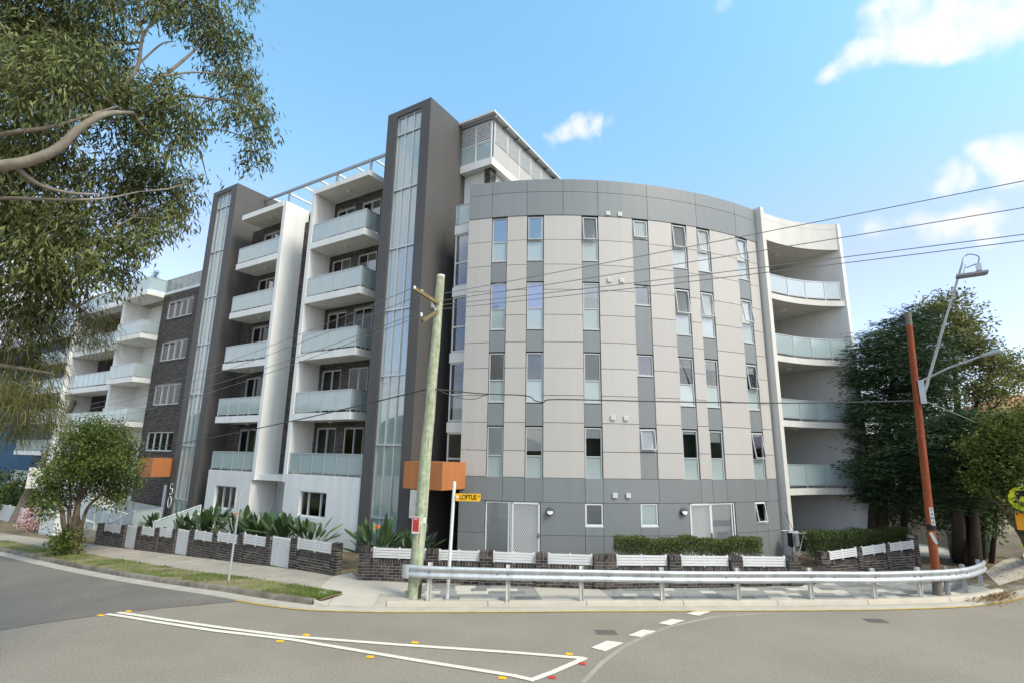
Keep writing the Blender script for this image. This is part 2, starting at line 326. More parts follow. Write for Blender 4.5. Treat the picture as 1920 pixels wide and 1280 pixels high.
def ubox(name, m, parent, c, size, rz=0.0, tilt=0.0, **kw):
    """one plain piece (brick, slat, pane, post): shared block mesh, own object"""
    o = bpy.data.objects.new(name, unit_cube(m)); _reg(o, name, parent, c, **kw)
    o.scale = size; o.rotation_euler = (tilt, 0, rz); return o
def wu(name, m, parent, s0, s1, w0, w1, z0, z1, **kw):
    return ubox(name, m, parent, wp((s0 + s1) / 2, (w0 + w1) / 2, (z0 + z1) / 2), (abs(s1 - s0), abs(w1 - w0), abs(z1 - z0)), WR, **kw)
def mesh_np(name, V, Fc, m, parent=None, origin=None, smooth=False, **kw):
    V = np.asarray(V, np.float64).reshape(-1, 3); Fc = np.asarray(Fc, np.int32); k = Fc.shape[1]
    if origin is None: origin = WPOS[parent] if parent is not None else np.array([V[:, 0].mean(), V[:, 1].mean(), V[:, 2].min()])
    origin = np.array(origin, float); V = (V - origin).astype(np.float32)
    me = bpy.data.meshes.new(name); me.vertices.add(len(V)); me.vertices.foreach_set('co', V.ravel())
    me.loops.add(Fc.size); me.loops.foreach_set('vertex_index', Fc.ravel()); me.polygons.add(len(Fc))
    me.polygons.foreach_set('loop_start', np.arange(0, Fc.size, k, dtype=np.int32))
    try: me.polygons.foreach_set('loop_total', np.full(len(Fc), k, np.int32))
    except Exception: pass
    me.materials.append(MATS[m]); me.update(calc_edges=True); me.validate()
    return _reg(bpy.data.objects.new(name, me), name, parent, origin, **kw)
def bez(pts, n=8):                                    # Catmull-Rom through the points
    P = [np.array(p, float) for p in pts]; P = [2 * P[0] - P[1]] + P + [2 * P[-1] - P[-2]]; out = []
    for i in range(1, len(P) - 2):
        for k in range(n):
            t = k / n; a, b, c, d = P[i - 1], P[i], P[i + 1], P[i + 2]
            out.append(.5 * ((2 * b) + (c - a) * t + (2 * a - 5 * b + 4 * c - d) * t * t + (3 * b - a - 3 * c + d) * t ** 3))
    out.append(P[-2]); return out
def text_part(name, body, m, parent, origin, size, rot, sx=1.0, align='CENTER', bold=0.0):
    cu = bpy.data.curves.new(name, 'FONT'); cu.body = body; cu.size = size; cu.align_x = align; cu.align_y = 'CENTER'; cu.extrude = .0015; cu.offset = bold
    o = bpy.data.objects.new(name, cu); col.objects.link(o); bpy.context.view_layer.update()
    dg = bpy.context.evaluated_depsgraph_get(); me = bpy.data.meshes.new_from_object(o.evaluated_get(dg)); bpy.data.objects.remove(o)
    me.materials.clear(); me.materials.append(MATS[m])
    t = bpy.data.objects.new(name, me); _reg(t, name, parent, origin); t.rotation_euler = rot; t.scale = (sx, 1, 1); return t
# ================================================================== ground, road, kerbs, paths
KH = .13
def road_sheet():
    ax = [-2500, -700, -200] + [-120, -100, -80, -65, -50] + list(np.arange(-42, 43, 1.0)) + [50, 65, 80, 100, 120] + [200, 700, 2500]
    ay = [-2500, -700, -150] + [-60, -45, -30, -15, -6] + list(np.arange(0, 61, 1.0)) + [70, 80, 95, 110, 140] + [220, 700, 2500]
    V = [(x, y, gz(x, y)) for y in ay for x in ax]; n = len(ax)
    Fq = [(j * n + i, j * n + i + 1, (j + 1) * n + i + 1, (j + 1) * n + i) for j in range(len(ay) - 1) for i in range(n - 1)]
    mesh_np('road', V, Fq, 'asphalt', origin=(0, 0, 0), kind='structure')
road_sheet()
# back edge of the kerb, left to right
KL = [wp(90, 11.6, 0)[:2], wp(60, 10.75, 0)[:2], wp(45, 10.3, 0)[:2], (-24.65, 26.66), (-18.11, 22.31), (-13.65, 19.51), (-10.43, 17.67), (-7.27, 16.05), (-5.27, 15.32)]
KR = [(-3.28, 15.25), (-.4, 15.42), (2.45, 15.64), (5.8, 15.86), (9.21, 16.12), (11.3, 16.36), (13.07, 16.67), (14.4, 17.12), (15.48, 17.66), (16.5, 18.2), (18.5, 19.2), (24, 22.0), (34, 27.0), (64, 42.0)]
def smooth2(P, n=5): return [np.array(q[:2]) for q in bez([(p[0], p[1], 0) for p in P], n)]
kl, kr = smooth2(KL), smooth2(KR)
kall = kl + [np.array([-4.92, 15.30]), np.array([-4.3, 15.27]), np.array([-3.62, 15.26])] + kr
def normals(P):
    out = []
    for i in range(len(P)):
        t = P[min(i + 1, len(P) - 1)] - P[max(i - 1, 0)]; t = t / np.linalg.norm(t); out.append(np.array([t[1], -t[0]]))   # towards the road
    return out
def sweep(P, prof, base=lambda x, y: gz(x, y)):
    nn = normals(P); V = []; k = len(prof)
    for p, n in zip(P, nn):
        for off, z in prof: q = p + n * off; V.append((q[0], q[1], base(q[0], q[1]) + z))
    return V, [(i * k + j, i * k + j + 1, (i + 1) * k + j + 1, (i + 1) * k + j) for i in range(len(P) - 1) for j in range(k - 1)]
def lot():
    pl, pr_ = wp(95, 60, 0)[:2], np.array([75., 70.]); V = []; rows = [0, .9, 2.5, 6, 14, 30, 60]
    for i, p in enumerate(kall):
        B = pl + (pr_ - pl) * i / (len(kall) - 1); d = B - p; d = d / np.linalg.norm(d)
        ramp = -5.0 < p[0] < -3.5
        for k, r in enumerate(rows):
            q = p + d * r; V.append((q[0], q[1], gz(*q) + (KH - .004 if not (ramp and k == 0) else -.02)))
    k = len(rows); Fq = [(i * k + j, (i + 1) * k + j, (i + 1) * k + j + 1, i * k + j + 1) for i in range(len(kall) - 1) for j in range(k - 1)]
    mesh_np('lot_ground', V, Fq, 'soil', origin=(0, 0, 0), kind='structure')
lot()
def resample(P, step):
    P = [np.array(p) for p in P]; out = [P[0]]; acc = 0
    segs = [];
    for a, b in zip(P[:-1], P[1:]):
        L = np.linalg.norm(b - a); segs.append((a, b, L))
    tot = sum(x[2] for x in segs); n = max(1, int(tot / step)); res = []
    for k in range(n + 1):
        t = tot * k / n
        for a, b, L in segs:
            if t <= L + 1e-9: res.append(a + (b - a) * t / L); break
            t -= L
        else: res.append(P[-1])
    return res
PROF = [(-.01, KH - .12), (-.01, KH + .012), (.10, KH + .010), (.135, KH), (.15, KH - .03), (.175, .012), (.175, -.1)]
def kerb(name, P, step, m, lab):
    root = thing(name, (P[0][0], P[0][1], gz(*P[0])), None, None, kind='structure')
    fine = resample(P, .3); per = max(1, int(step / .3))
    for i in range(0, len(fine) - 1, per):
        sg = fine[i:i + per + 1]
        if len(sg) < 2: continue
        e = .008
        a, b = sg[0] + (sg[1] - sg[0]) / np.linalg.norm(sg[1] - sg[0]) * e, sg[-1] - (sg[-1] - sg[-2]) / np.linalg.norm(sg[-1] - sg[-2]) * e
        V, Fq = sweep([a] + sg[1:-1] + [b], PROF); k = len(PROF)
        mb = MB(); mb.add(V, Fq); mb.f.append(tuple(range(k))); mb.f.append(tuple(range(len(V) - k, len(V)))[::-1])
        mb.build('kerb_stone', m, root, origin=(*sg[0], gz(*sg[0])))
    return root
kl_vis = [p for p in kl if sw(*p)[0] < 62]; kr_vis = [p for p in kr if p[0] < 34]
kerb('old_kerb', kl_vis, 2.4, 'kerb_old', '')
kerb('new_kerb', [p for p in kr_vis if p[0] < 15.9], 2.9, 'kerb_new', '')
kerb('side_street_kerb', [p for p in kr_vis if p[0] >= 15.5], 2.4, 'kerb_old', '')
# concrete gutter along all of it
V, Fq = sweep(resample([p for p in kall if sw(*p)[0] < 70 and p[0] < 34], .6), [(.15, .024), (.2, .018), (.56, .012), (.57, -.05)])
mesh_np('gutter', V, Fq, 'gutter', kind='structure')
# bedding under the pavers
bedx = [-2.75, -2, 0, 2.8, 5.8, 9.3, 9.7, 12, 15.3]
mb = MB(); V = []
for x in bedx: V += [(x, float(np.interp(x, [p[0] for p in kr], [p[1] for p in kr])) + .01, KH + .003), (x, [17.2, 17.1, 16.96, 16.78, 17.17, 17.58, 18.8, 19.3, 18.9][bedx.index(x)], KH + .003)]
mb.add(V, [(2 * i, 2 * i + 2, 2 * i + 3, 2 * i + 1) for i in range(len(bedx) - 1)]); mb.build('paving_bed', 'paver', kind='structure')
# pram ramp lip closing the gap between old and new kerb
mb = MB(); T_ = [(-4.85, 15.12, .016), (-3.75, 15.08, .016), (-3.62, 15.27, .05), (-3.62, 15.85, KH + .013), (-4.4, 16.2, KH + .013), (-4.95, 16.05, KH + .013), (-4.85, 15.30, .05)]
n = len(T_); mb.add(T_ + [(x, y, -.05) for x, y, z in T_], [tuple(range(n))] + [(i, i + n, (i + 1) % n + n, (i + 1) % n) for i in range(n)]); recalc(mb.build('kerb_ramp', 'concrete_new', kind='structure'))
mb = MB(); mb.add([(-3.28, 15.26, KH + .014), (-3.28, 15.09, KH - .01), (-3.28, 15.07, 0), (-3.74, 15.07, .018), (-3.61, 15.27, .052), (-3.61, 15.86, KH + .0145), (-5.29, 15.33, KH + .014), (-5.25, 15.16, KH - .01), (-5.24, 15.14, 0), (-4.86, 15.115, .018), (-4.86, 15.30, .052), (-4.96, 16.06, KH + .0145), (-5.34, 15.98, KH + .0145)], [(0, 1, 3, 4, 5), (1, 2, 3), (6, 12, 11, 10, 9, 7), (7, 9, 8)]); recalc(mb.build('kerb_ramp_flare', 'kerb_new', kind='structure'))
# yellow no-stopping line on the road edge
yl = resample([p for p in kall if sw(*p)[0] < 14.6 and p[0] < 19], .5)
V, Fq = sweep(yl, [(.585, .013), (.655, .013)]); mesh_np('yellow_edge_line', V, Fq, 'paint_yellow', kind='structure')
# darker, older asphalt on the left
dk = [gp(512, 1121), gp(400, 1131), gp(300, 1140), gp(200, 1151), gp(90, 1166), gp(0, 1181), gp(-260, 1225)]
gut = [p for p in resample(kall, .6) if sw(*p)[0] < 70]; gn = normals(gut)
edge = [p + n * .57 for p, n in zip(gut, gn)]; edge = [p for p in edge if sw(*p)[0] > sw(*dk[0][:2])[0]]
mb = MB(); n = 70
A = resample([np.array(p[:2]) for p in dk], .05); A = [A[int(i * (len(A) - 1) / n)] for i in range(n + 1)]
Bq = [edge[::-1][int(i * (len(edge) - 1) / n)] for i in range(n + 1)]
mid = [(a + (b - a) * t) for t in np.linspace(0, 1, 13) for a, b in zip(A, Bq)]
mesh_np('old_asphalt', [(p[0], p[1], gz(*p) + .008) for p in mid], [(j * (n + 1) + i, j * (n + 1) + i + 1, (j + 1) * (n + 1) + i + 1, (j + 1) * (n + 1) + i) for j in range(12) for i in range(n)], 'asphalt_dark', origin=(0, 0, 0), kind='structure')
# painted markings
def strip(name, pts, wid, m='paint', z=.014):
    P = resample([np.array(p[:2]) for p in pts], .4); V, Fq = sweep(P, [(-wid / 2, z), (wid / 2, z)]); return mesh_np(name, V, Fq, m, kind='structure')
g8 = lambda x, y: gp(x / 2, 960 + y / 2)
strip('painted_line', [g8(440, 376), g8(600, 400), g8(830, 433), g8(1090, 466), g8(1480, 496), g8(1920, 526), gp(1095, 1234)], .13)
strip('painted_line', [g8(400, 382), g8(560, 407), g8(800, 444), g8(1090, 477), g8(1300, 512), g8(1600, 562), g8(1920, 612), gp(1003, 1276)], .13, z=.0142)
strip('painted_line', [gp(1000, 1274), gp(1050, 1255), gp(1098, 1233)], .14, z=.0146)
for q in [((1108,1214),(1138,1201),(1170,1205),(1135,1221)), ((1178,1191),(1205,1180),(1231,1183),(1202,1194)), ((1234,1168),(1260,1160),(1284,1163),(1257,1172)), ((1287,1150),(1312,1143),(1336,1145),(1310,1154))]:
    P = [gp(*p) for p in q]; mb = MB(); mb.add([(p[0], p[1], .012) for p in P], [(3, 2, 1, 0)]); mb.build('painted_dash', 'paint', kind='structure')
# crack seal arc
strip('asphalt_seam', [gp(1088, 1285), gp(1130, 1240), gp(1180, 1205), gp(1250, 1175), gp(1340, 1155), gp(1440, 1149)], .10, 'concrete_old', .0035)
def marker(px, py, m, label):
    c = gp(px, py); root = thing('road_marker', c + np.array([0, 0, .009]), label, 'road marker', 'raised reflective markers on the road'); a = math.radians(random.uniform(-18, -6))
    mb = MB(); R = Matrix.Rotation(a, 3, 'Z')
    pts = [(-.075, -.05, 0), (.075, -.05, 0), (.075, .05, 0), (-.075, .05, 0), (-.06, -.022, .02), (.06, -.022, .02), (.06, .022, .02), (-.06, .022, .02)]
    mb.add([np.array(R @ Vector(p)) + WPOS[root] for p in pts], [(3, 2, 1, 0), (4, 5, 6, 7), (0, 1, 5, 4), (1, 2, 6, 5), (2, 3, 7, 6), (3, 0, 4, 7)]); mb.build('marker_body', m, root)
    rf = MB(); rf.add([np.array(R @ Vector(p)) + WPOS[root] for p in [(-.05, -.048, .004), (.05, -.048, .004), (.045, -.026, .0195), (-.045, -.026, .0195)]], [(0, 1, 2, 3)]); rf.build('reflector', m, root)
names = ['yellow reflective road marker at the left end of the lower white line', 'yellow reflective road marker at the left end of the upper white line', 'yellow reflective road marker below the fork of the white lines', 'yellow reflective road marker above the fork of the white lines',
         'yellow reflective road marker under the middle of the lower white line', 'yellow reflective road marker over the middle of the upper white line', 'yellow reflective road marker near the lower corner of the painted triangle', 'yellow reflective road marker by the upper right corner of the painted triangle',
         'red reflective road marker beside the right tip of the painted triangle', 'red reflective road marker right of the lowest painted corner']
mk = [(189, 1153.5), (241, 1146), (525, 1202), (574, 1190.5), (694, 1231.5), (777.5, 1204.5), (941.7, 1271), (1066.7, 1226), (1092, 1244), (1035.4, 1270)]
for i, (p, l) in enumerate(zip(mk, names)): marker(*p, 'sign_red' if i > 7 else 'sign_yellow', l)
def drain(px, py, label):
    c = gp(px, py); r = thing('drain_cover', c + np.array([0, 0, .006]), label, 'drain cover'); mb = MB(); mb.box(c[0] - .25, c[0] + .25, c[1] - .17, c[1] + .17, .003, .008); mb.build('cover_frame', 'asphalt_dark', r)
    for k in range(7): ubox('bar', 'steel_dark', r, (c[0] - .20 + k * .067, c[1], .0095), (.03, .28, .005))
drain(1136, 1184.5, 'small dark drain cover in the road left of the painted dashes'); drain(1642, 1163, 'faint dark drain cover in the road on the far right')

# --- footpath slabs on the left
fpath = thing('footpath', wp(14, 11.5, gz(*wp(14, 11.5, 0)[:2]) + KH), None, None, kind='structure')
E_w = lambda s: np.interp(s, [12, 18, 24, 31, 39, 60], [11.15, 10.75, 10.8, 10.97, 11.15, 11.7])
s = 12.35
while s < 62:
    L = 1.62 if s < 40 else 3.2; mb = MB(); top = []
    for (a, b) in [(s + .006, E_w(s)), (s + .006, 12.42), (s + L - .006, 12.42), (s + L - .006, E_w(s + L))]:
        p = wp(a, b, 0); top.append((p[0], p[1], gz(p[0], p[1]) + KH + .010))
    mb.add(top + [(p[0], p[1], p[2] - .05) for p in top], [(0, 1, 2, 3), (0, 4, 5, 1), (1, 5, 6, 2), (2, 6, 7, 3), (3, 7, 4, 0)])
    recalc(mb.build('slab', 'concrete_old', fpath)); s += L
# --- verge between kerb and footpath
V = []; ss = list(np.arange(12.2, 62, 1.0))
kls = sorted([(sw(*p)[0], sw(*p)[1]) for p in kl]); kw = lambda s: np.interp(s, [q[0] for q in kls], [q[1] for q in kls])
for s in ss:
    for t in (0, .5, 1):
        w = kw(s) + .015 + (E_w(s) - kw(s) - .02) * t; p = wp(s, w, 0); V.append((p[0], p[1], gz(p[0], p[1]) + KH + .004 + (.02 if t == .5 else 0)))
mesh_np('verge', V, [(i * 3 + j, (i + 1) * 3 + j, (i + 1) * 3 + j + 1, i * 3 + j + 1) for i in range(len(ss) - 1) for j in range(2)], 'verge', kind='structure')
# --- new concrete by the corner, and the one in the middle of the pavers
ywall = lambda x: float(np.interp(x, [-4.66, -4.19, -2.3, 0, 2.8, 5.8, 9.33], [17.40, 17.28, 17.14, 16.96, 16.76, 17.17, 17.58]))
yk = lambda x: float(np.interp(x, [p[0] for p in kr], [p[1] for p in kr]))
mb = MB(); zc = KH + .014
poly = [(-3.02, 16.25), (-2.7, 15.33), (-3.28, 15.27), (-3.6, 15.85), (-4.4, 16.19), (-5.34, 15.97), (-5.6, 16.75), (-5.6, 17.9), (-5.2, 18.4), (-4.6, 17.42), (-2.45, 17.14)]
mb.prism([(p[0], p[1]) for p in poly[::-1]], KH - .03, zc); mb.f = mb.f; recalc(mb.build('concrete_apron', 'concrete_new', kind='structure'))
mb = MB(); mb.prism([(.78, ywall(.9)), (.95, yk(.95) + .02), (2.95, yk(2.95) + .02), (2.75, ywall(2.75))], KH - .03, zc); recalc(mb.build('concrete_panel', 'concrete_new', kind='structure'))
# --- pavers
pav = thing('paving', (6, 16.4, KH), None, None, kind='structure'); rr = random.Random(11)
for i in range(9):
    off = .03 + i * .31; x = -2.55 + rr.uniform(0, .3) - off * .12
    while x < 15.2:
        L = rr.choice([.46, .46, .62]); x1 = x + L; xm = x + L / 2
        lim = ywall(xm) if xm < 9.6 else (19.2 if xm < 12 else 18.6)
        skip = (.95 - off * .1 < x1 - .05 and x < 2.92 - off * .12)
        ya, yb = yk(x) + off, yk(x1) + off
        if not skip and max(ya, yb) + .30 < lim + .18:
            mb = MB(); g = .006; m = rr.choices(['paver', 'paver_dark', 'paver_light'], [.52, .22, .26])[0]; zt = KH + .012 + rr.uniform(0, .003)
            q = [(x + g, ya + g), (x1 - g, yb + g), (x1 - g, yb + .30), (x + g, ya + .30)]
            mb.prism(q, KH - .03, zt); mb.build('paver', m, pav)
        x = x1
# --- side-street path and drive on the right
for nm, P, m in [('side_path', [(1873, 1097), (1846, 1072), (1880, 1050), (1925, 1036), (2000, 1030), (2010, 1062), (1930, 1080)], 'concrete_new'),
                 ('garden_path', [(1695, 1040), (1700, 1012), (1745, 1017), (1800, 1026), (1850, 1040), (1800, 1048)], 'concrete_new'),
                 ('side_lawn', [(1895, 1024), (1893, 1003), (1930, 996), (2010, 1000), (2010, 1024)], 'lawn')]:
    mb = MB(); q = [gp(a, b, KH) for a, b in P]; mb.add([(p[0], p[1], KH + .01) for p in q], [tuple(range(len(q)))]); o = mb.build(nm, m, kind='structure'); recalc(o)
    if o.data.polygons[0].normal.z < 0: o.data.flip_normals()

# added wooded ring along the horizon, mostly unseen, to darken low reflections in windows
V = []; A = np.linspace(0, math.radians(360), 401); rh = random.Random(5)
for i, a in enumerate(A):
    h_ = 12 + 4 * math.sin(i * .11) + 3 * math.sin(i * .29 + 1) + 2.2 * math.sin(i * .9) + rh.uniform(-2.5, 2.5)
    if math.cos(a) > .2: h_ *= .55
    for R_, z_ in ((150, -4), (160, h_ * .75), (175, h_), (260, h_ + 6), (420, -5)): V.append((math.sin(a) * R_, math.cos(a) * R_, z_))
mesh_np('added_hills', V, [(i * 5 + j, (i + 1) * 5 + j, (i + 1) * 5 + j + 1, i * 5 + j + 1) for i in range(400) for j in range(4)], 'far_green', origin=(0, 0, 0), kind='structure')


V = []
for s_ in np.arange(9, 70, 1.0):
    for w_ in (-8.0, -4.0, -1.0, 1.15, 1.18):
        p = wp(s_, w_, 0); V.append((p[0], p[1], gz(p[0], p[1]) + (KH if w_ < 1.16 else -.05)))
mesh_np('near_verge', V, [(i * 5 + j, i * 5 + j + 1, (i + 1) * 5 + j + 1, (i + 1) * 5 + j) for i in range(60) for j in range(4)], 'verge', kind='structure')
# ================================================================== the apartment building
BLD = thing('apartment_building', (0, 22, 0), 'grey, cream and white apartment building with curved corner facade and two dark glazed towers', 'building')
_ax = np.array([(-1.95, 20.63), (-.93, 20.36), (.55, 20.09), (2.05, 19.96), (3.5, 20.04), (4.96, 20.2), (5.67, 20.35), (6.73, 20.54), (7.9, 20.9), (8.6, 21.16), (10.07, 21.87), (11.25, 22.45)])
_pc = np.polyfit(_ax[:, 0], _ax[:, 1], 4); _pd = np.polyder(_pc)
def arc(az, off=0.0):
    t = math.tan(math.radians(az)); lo, hi = -6.0, 15.0
    for _ in range(50):
        m = (lo + hi) / 2
        if m - np.polyval(_pc, m) * t < 0: lo = m
        else: hi = m
    x = lo; dy = np.polyval(_pd, x); n = np.array([dy, -1]); n /= np.linalg.norm(n)
    return np.array([x, np.polyval(_pc, x)]) + n * off, n
AZ0, AZ1 = -5.37, 26.75
mb = MB(); inner = [arc(a, -.5)[0] for a in np.linspace(AZ0 + .4, AZ1, 26)]
mb.prism([tuple(p) for p in inner] + [(13.5, 28), (4, 33), (-1.0, 24.5)], -.2, 14.9)
CB = recalc(mb.build('curved_block_wall', 'interior', BLD))
def panel(az0, az1, z0, z1, m, parent=CB, off=0.0, gh=.008, gv=.010, th=.05):
    p0, _ = arc(az0); p1, _ = arc(az1); L = np.linalg.norm(p1 - p0); e = gh / L * (az1 - az0)
    n = max(2, int(L / .45) + 1); A = np.linspace(az0 + e, az1 - e, n); V = []
    for a in A:
        f_, nn = arc(a, off); b_ = f_ - nn * th; V += [(*f_, z0 + gv), (*f_, z1 - gv), (*b_, z1 - gv), (*b_, z0 + gv)]
    Fq = [];
    for i in range(n - 1):
        a, b = i * 4, i * 4 + 4
        Fq += [(a, b, b + 1, a + 1), (a + 1, b + 1, b + 2, a + 2), (a + 3, a, b, b + 3)[::-1]]
    Fq += [(0, 1, 2, 3), tuple(range((n - 1) * 4, n * 4))[::-1]]
    mb = MB(); mb.add(V, Fq); c, _ = arc((az0 + az1) / 2); return mb.build('cladding_panel', m, parent, origin=(*c, z0))
def frame_of(p0, p1):
    t = p1 - p0; L = np.linalg.norm(t); t = t / L; return t, np.array([t[1], -t[0]]), L, math.atan2(t[1], t[0])
def window(root, p0, p1, z0, z1, lights, fm='alu_white', fw=.045, dep=.07, name='window', sill=True, inset=.03):
    """p0,p1 plan points (left,right seen from outside). lights: (u0,u1,v0,v1,glass,cover,cover_fraction,open)  in 0..1 of the frame"""
    t, n, L, rz = frame_of(np.array(p0), np.array(p1)); H = z1 - z0; P = np.array(p0) - n * inset
    q3 = lambda u, v, d: np.array([P[0] + t[0] * u + n[0] * d, P[1] + t[1] * u + n[1] * d, v])
    mb = MB(); ob = lambda u0, u1, v0, v1, d0, d1, M=mb: M.obox(q3((u0 + u1) / 2, (v0 + v1) / 2, (d0 + d1) / 2), (t[0] * (u1 - u0) / 2, t[1] * (u1 - u0) / 2, 0), (n[0] * (d1 - d0) / 2, n[1] * (d1 - d0) / 2, 0), (0, 0, (v1 - v0) / 2))
    ob(0, L, z0, z0 + fw, -dep, 0); ob(0, L, z1 - fw, z1, -dep, 0); ob(0, fw, z0 + fw, z1 - fw, -dep, 0); ob(L - fw, L, z0 + fw, z1 - fw, -dep, 0)
    us = sorted({l[0] for l in lights} | {l[1] for l in lights}); vs = sorted({l[2] for l in lights} | {l[3] for l in lights})
    for u in us[1:-1]: ob(u * L - fw / 2, u * L + fw / 2, z0 + fw, z1 - fw, -dep + .005, -.004)
    for v in vs[1:-1]: ob(fw, L - fw, z0 + v * H - fw / 2, z0 + v * H + fw / 2, -dep + .006, -.003)
    if sill: ob(-.01, L + .01, z0 - .035, z0 - .002, -dep, .035)
    W_ = mb.build(name, fm, root, origin=q3(L / 2, z0, 0))
    for l in lights:
        u0, u1, v0, v1, gm, cov, cf, op = l; a, b, c, d = u0 * L + fw * .8, u1 * L - fw * .8, z0 + v0 * H + fw * .7, z0 + v1 * H - fw * .7
        if op:
            g = MB(); ang = math.radians(op); ca, sa = math.cos(ang), math.sin(ang); hh = d - c
            def pt(u, k, dd): return q3(u, d - k * ca + dd * sa, k * sa + dd * ca)
            def sb(u0_, u1_, k0, k1, M):
                V = [pt(uu, kk, dd) for dd in (-.02, .02) for kk in (k0, k1) for uu in (u0_, u1_)]
                M.add(V, [(0, 2, 3, 1), (4, 5, 7, 6), (0, 1, 5, 4), (2, 6, 7, 3), (0, 4, 6, 2), (1, 3, 7, 5)])
            e = .034; sb(a, b, 0, e, g); sb(a, b, hh - e, hh, g); sb(a, a + e, e, hh - e, g); sb(b - e, b, e, hh - e, g); recalc(g.build('sash', fm, W_))
            g = MB(); V = [pt(uu, kk, 0) for kk, uu in ((e, a + e), (e, b - e), (hh - e, b - e), (hh - e, a + e))]; g.add(V, [(3, 2, 1, 0)]); g.build('pane', gm, W_)
        else: ubox('pane', gm, W_, q3((a + b) / 2, (c + d) / 2, -.035), (b - a, .012, d - c), rz)
        if cov: ubox('blind', cov, W_, q3((a + b) / 2, d - (d - c) * cf / 2, -.075), (b - a + .04, .012, (d - c) * cf), rz)
    return W_
# --- cream cladding
ZR = [3.23, 4.21, 5.28, 6.33, 7.40, 8.44, 9.55, 10.6, 11.68, 12.76, 13.845]
for a, b in [(AZ0, -2.6), (-.77, 1.59), (3.56, 8.04), (9.96, 13.85), (15.6, 18.14), (19.72, 20.79), (22.12, 24.71), (25.76, 26.6)]:
    for z0, z1 in zip(ZR[:-1], ZR[1:]): panel(a, b, z0, z1, 'cream')
HEADS = [13.845, 10.945, 8.045, 5.145]
def covers(ci, ri):
    r = random.Random(ci * 31 + ri * 7 + 5)
    tab = {(0,0):('pane_blue',None,0,0),(1,0):('pane_blue','blind_grey',1,4),(2,0):('pane','blind_grey',1,7),(0,1):('pane_blue','blind_grey',.3,0),(1,1):('pane_blue','blind_grey',1,0),(2,1):('pane_blue','blind',.55,0),
           (0,2):('pane','curtain',1,0),(1,2):('pane','blind_grey',1,0),(2,2):('pane','blind_grey',1,0),(0,3):('pane','blind',1,0),(1,3):('pane','blind',.85,0),(2,3):('pane','blind',.35,0)}
    if (ci, ri) in tab: return tab[(ci, ri)]
    if ri < 2: return ('pane', 'blind_grey' if ci == 4 else 'blind', 1, [7, 8, 10][ci - 4])
    if ri == 2: return ('pane', 'curtain', .35, 0 if ci < 6 else 7)
    return ('pane', 'blind', [.12, .4, .1][ci - 4], 0 if ci < 6 else 9)
COLS = [(-2.6, -.77), (1.59, 3.56), (8.04, 9.96), (13.85, 15.6), (18.14, 19.72), (20.79, 22.12), (24.71, 25.76)]
for ci, (a, b) in enumerate(COLS):
    p0, p1 = arc(a)[0], arc(b)[0]; t = (p1 - p0) / np.linalg.norm(p1 - p0); q0, q1 = p0 + t * .02, p1 - t * .02
    for ri, zh in enumerate(HEADS):
        zn = HEADS[ri + 1] if ri < 3 else 3.23
        if ci == 3:
            g = ['pane', 'pane', 'pane', 'pane'][ri]
            window(BLD, q0, q1, zh - .86, zh - .04, [(0, 1, 0, 1, g, 'blind' if ri != 2 else 'blind_grey', 1, [6, 0, 0, 9][ri])], inset=.05, fm='alu_mid')
            panel(a, b, zn, zh - .92, 'panel_grey', off=-.025)
        else:
            gm, cov, cf, op = covers(ci, ri)
            window(BLD, q0, q1, zh - 1.97, zh - .04, [(0, 1, 0, .44, 'pane_frost', None, 0, 0), (0, 1, .44, 1, gm, cov, cf, op)], inset=.05, fm='alu_mid')
            if zn < zh - 2.05: panel(a, b, zn, zh - 2.03, 'panel_grey', off=-.025)
# --- parapet
PJ = [AZ0, -2.62, 1.54, 5.87, 9.97, 15.59, 20.83, 24.76, 26.66]
for a, b in zip(PJ[:-1], PJ[1:]):
    panel(a, b, 13.845, 14.91, 'panel_grey', off=.02, gv=.008); panel(a, b, 14.91, 15.49, 'panel_grey', off=.02, gv=.008)
mb = MB(); A = np.linspace(AZ0, AZ1, 30); V = []
for a in A:
    f_, nn = arc(a, -.03); b_ = f_ - nn * .3; V += [(*f_, 13.9), (*f_, 15.47), (*b_, 15.47), (*b_, 13.9)]
mb.add(V, [(i * 4 + k, i * 4 + 4 + k, i * 4 + 4 + (k + 1) % 4, i * 4 + (k + 1) % 4) for i in range(29) for k in range(4)] + [(0, 1, 2, 3), (116, 119, 118, 117)]); recalc(mb.build('parapet_wall', 'panel_grey', BLD))
# left return of the curved block
mb = MB(); e0, n0 = arc(AZ0 + .03); e0 = e0 - n0 * .052; mb.prism([tuple(e0), tuple(e0 + Nn * 5), tuple(e0 + Nn * 5 + U * -.2), tuple(e0 - U * .2 )], -.1, 15.4); recalc(mb.build('return_wall', 'cream', BLD))
# --- ground floor cladding
GJ = [AZ0, -.77, 1.59, 3.56, 8.04, 9.96, 15.6, 19.72, 20.79, 22.12, 24.71, 25.76, 26.6]
for a, b in zip(GJ[:-1], GJ[1:]): panel(a, b, 2.35, 3.23, 'panel_grey', gv=.007, gh=.007)
for a, b in [(AZ0, -2.58), (3.3, 8.0), (9.9, 13.68), (15.42, 18.45), (22.75, 24.52), (25.52, 26.6)]:
    panel(a, b, .1, 1.19, 'panel_grey', gv=.007, gh=.007); panel(a, b, 1.19, 2.35, 'panel_grey', gv=.007, gh=.007)
for a, b in [(8.0, 9.9), (13.68, 15.42), (24.52, 25.52)]:
    panel(a, b, .1, 1.19, 'panel_grey', gv=.007, gh=.007); panel(a, b, 1.19, 1.50, 'panel_grey', gv=.007, gh=.007)
ap = lambda a: arc(a)[0]
window(BLD, ap(8.02), ap(9.88), 1.53, 2.33, [(0, 1, 0, 1, 'pane', 'blind_grey', 1, 0)], fw=.06, inset=.03)
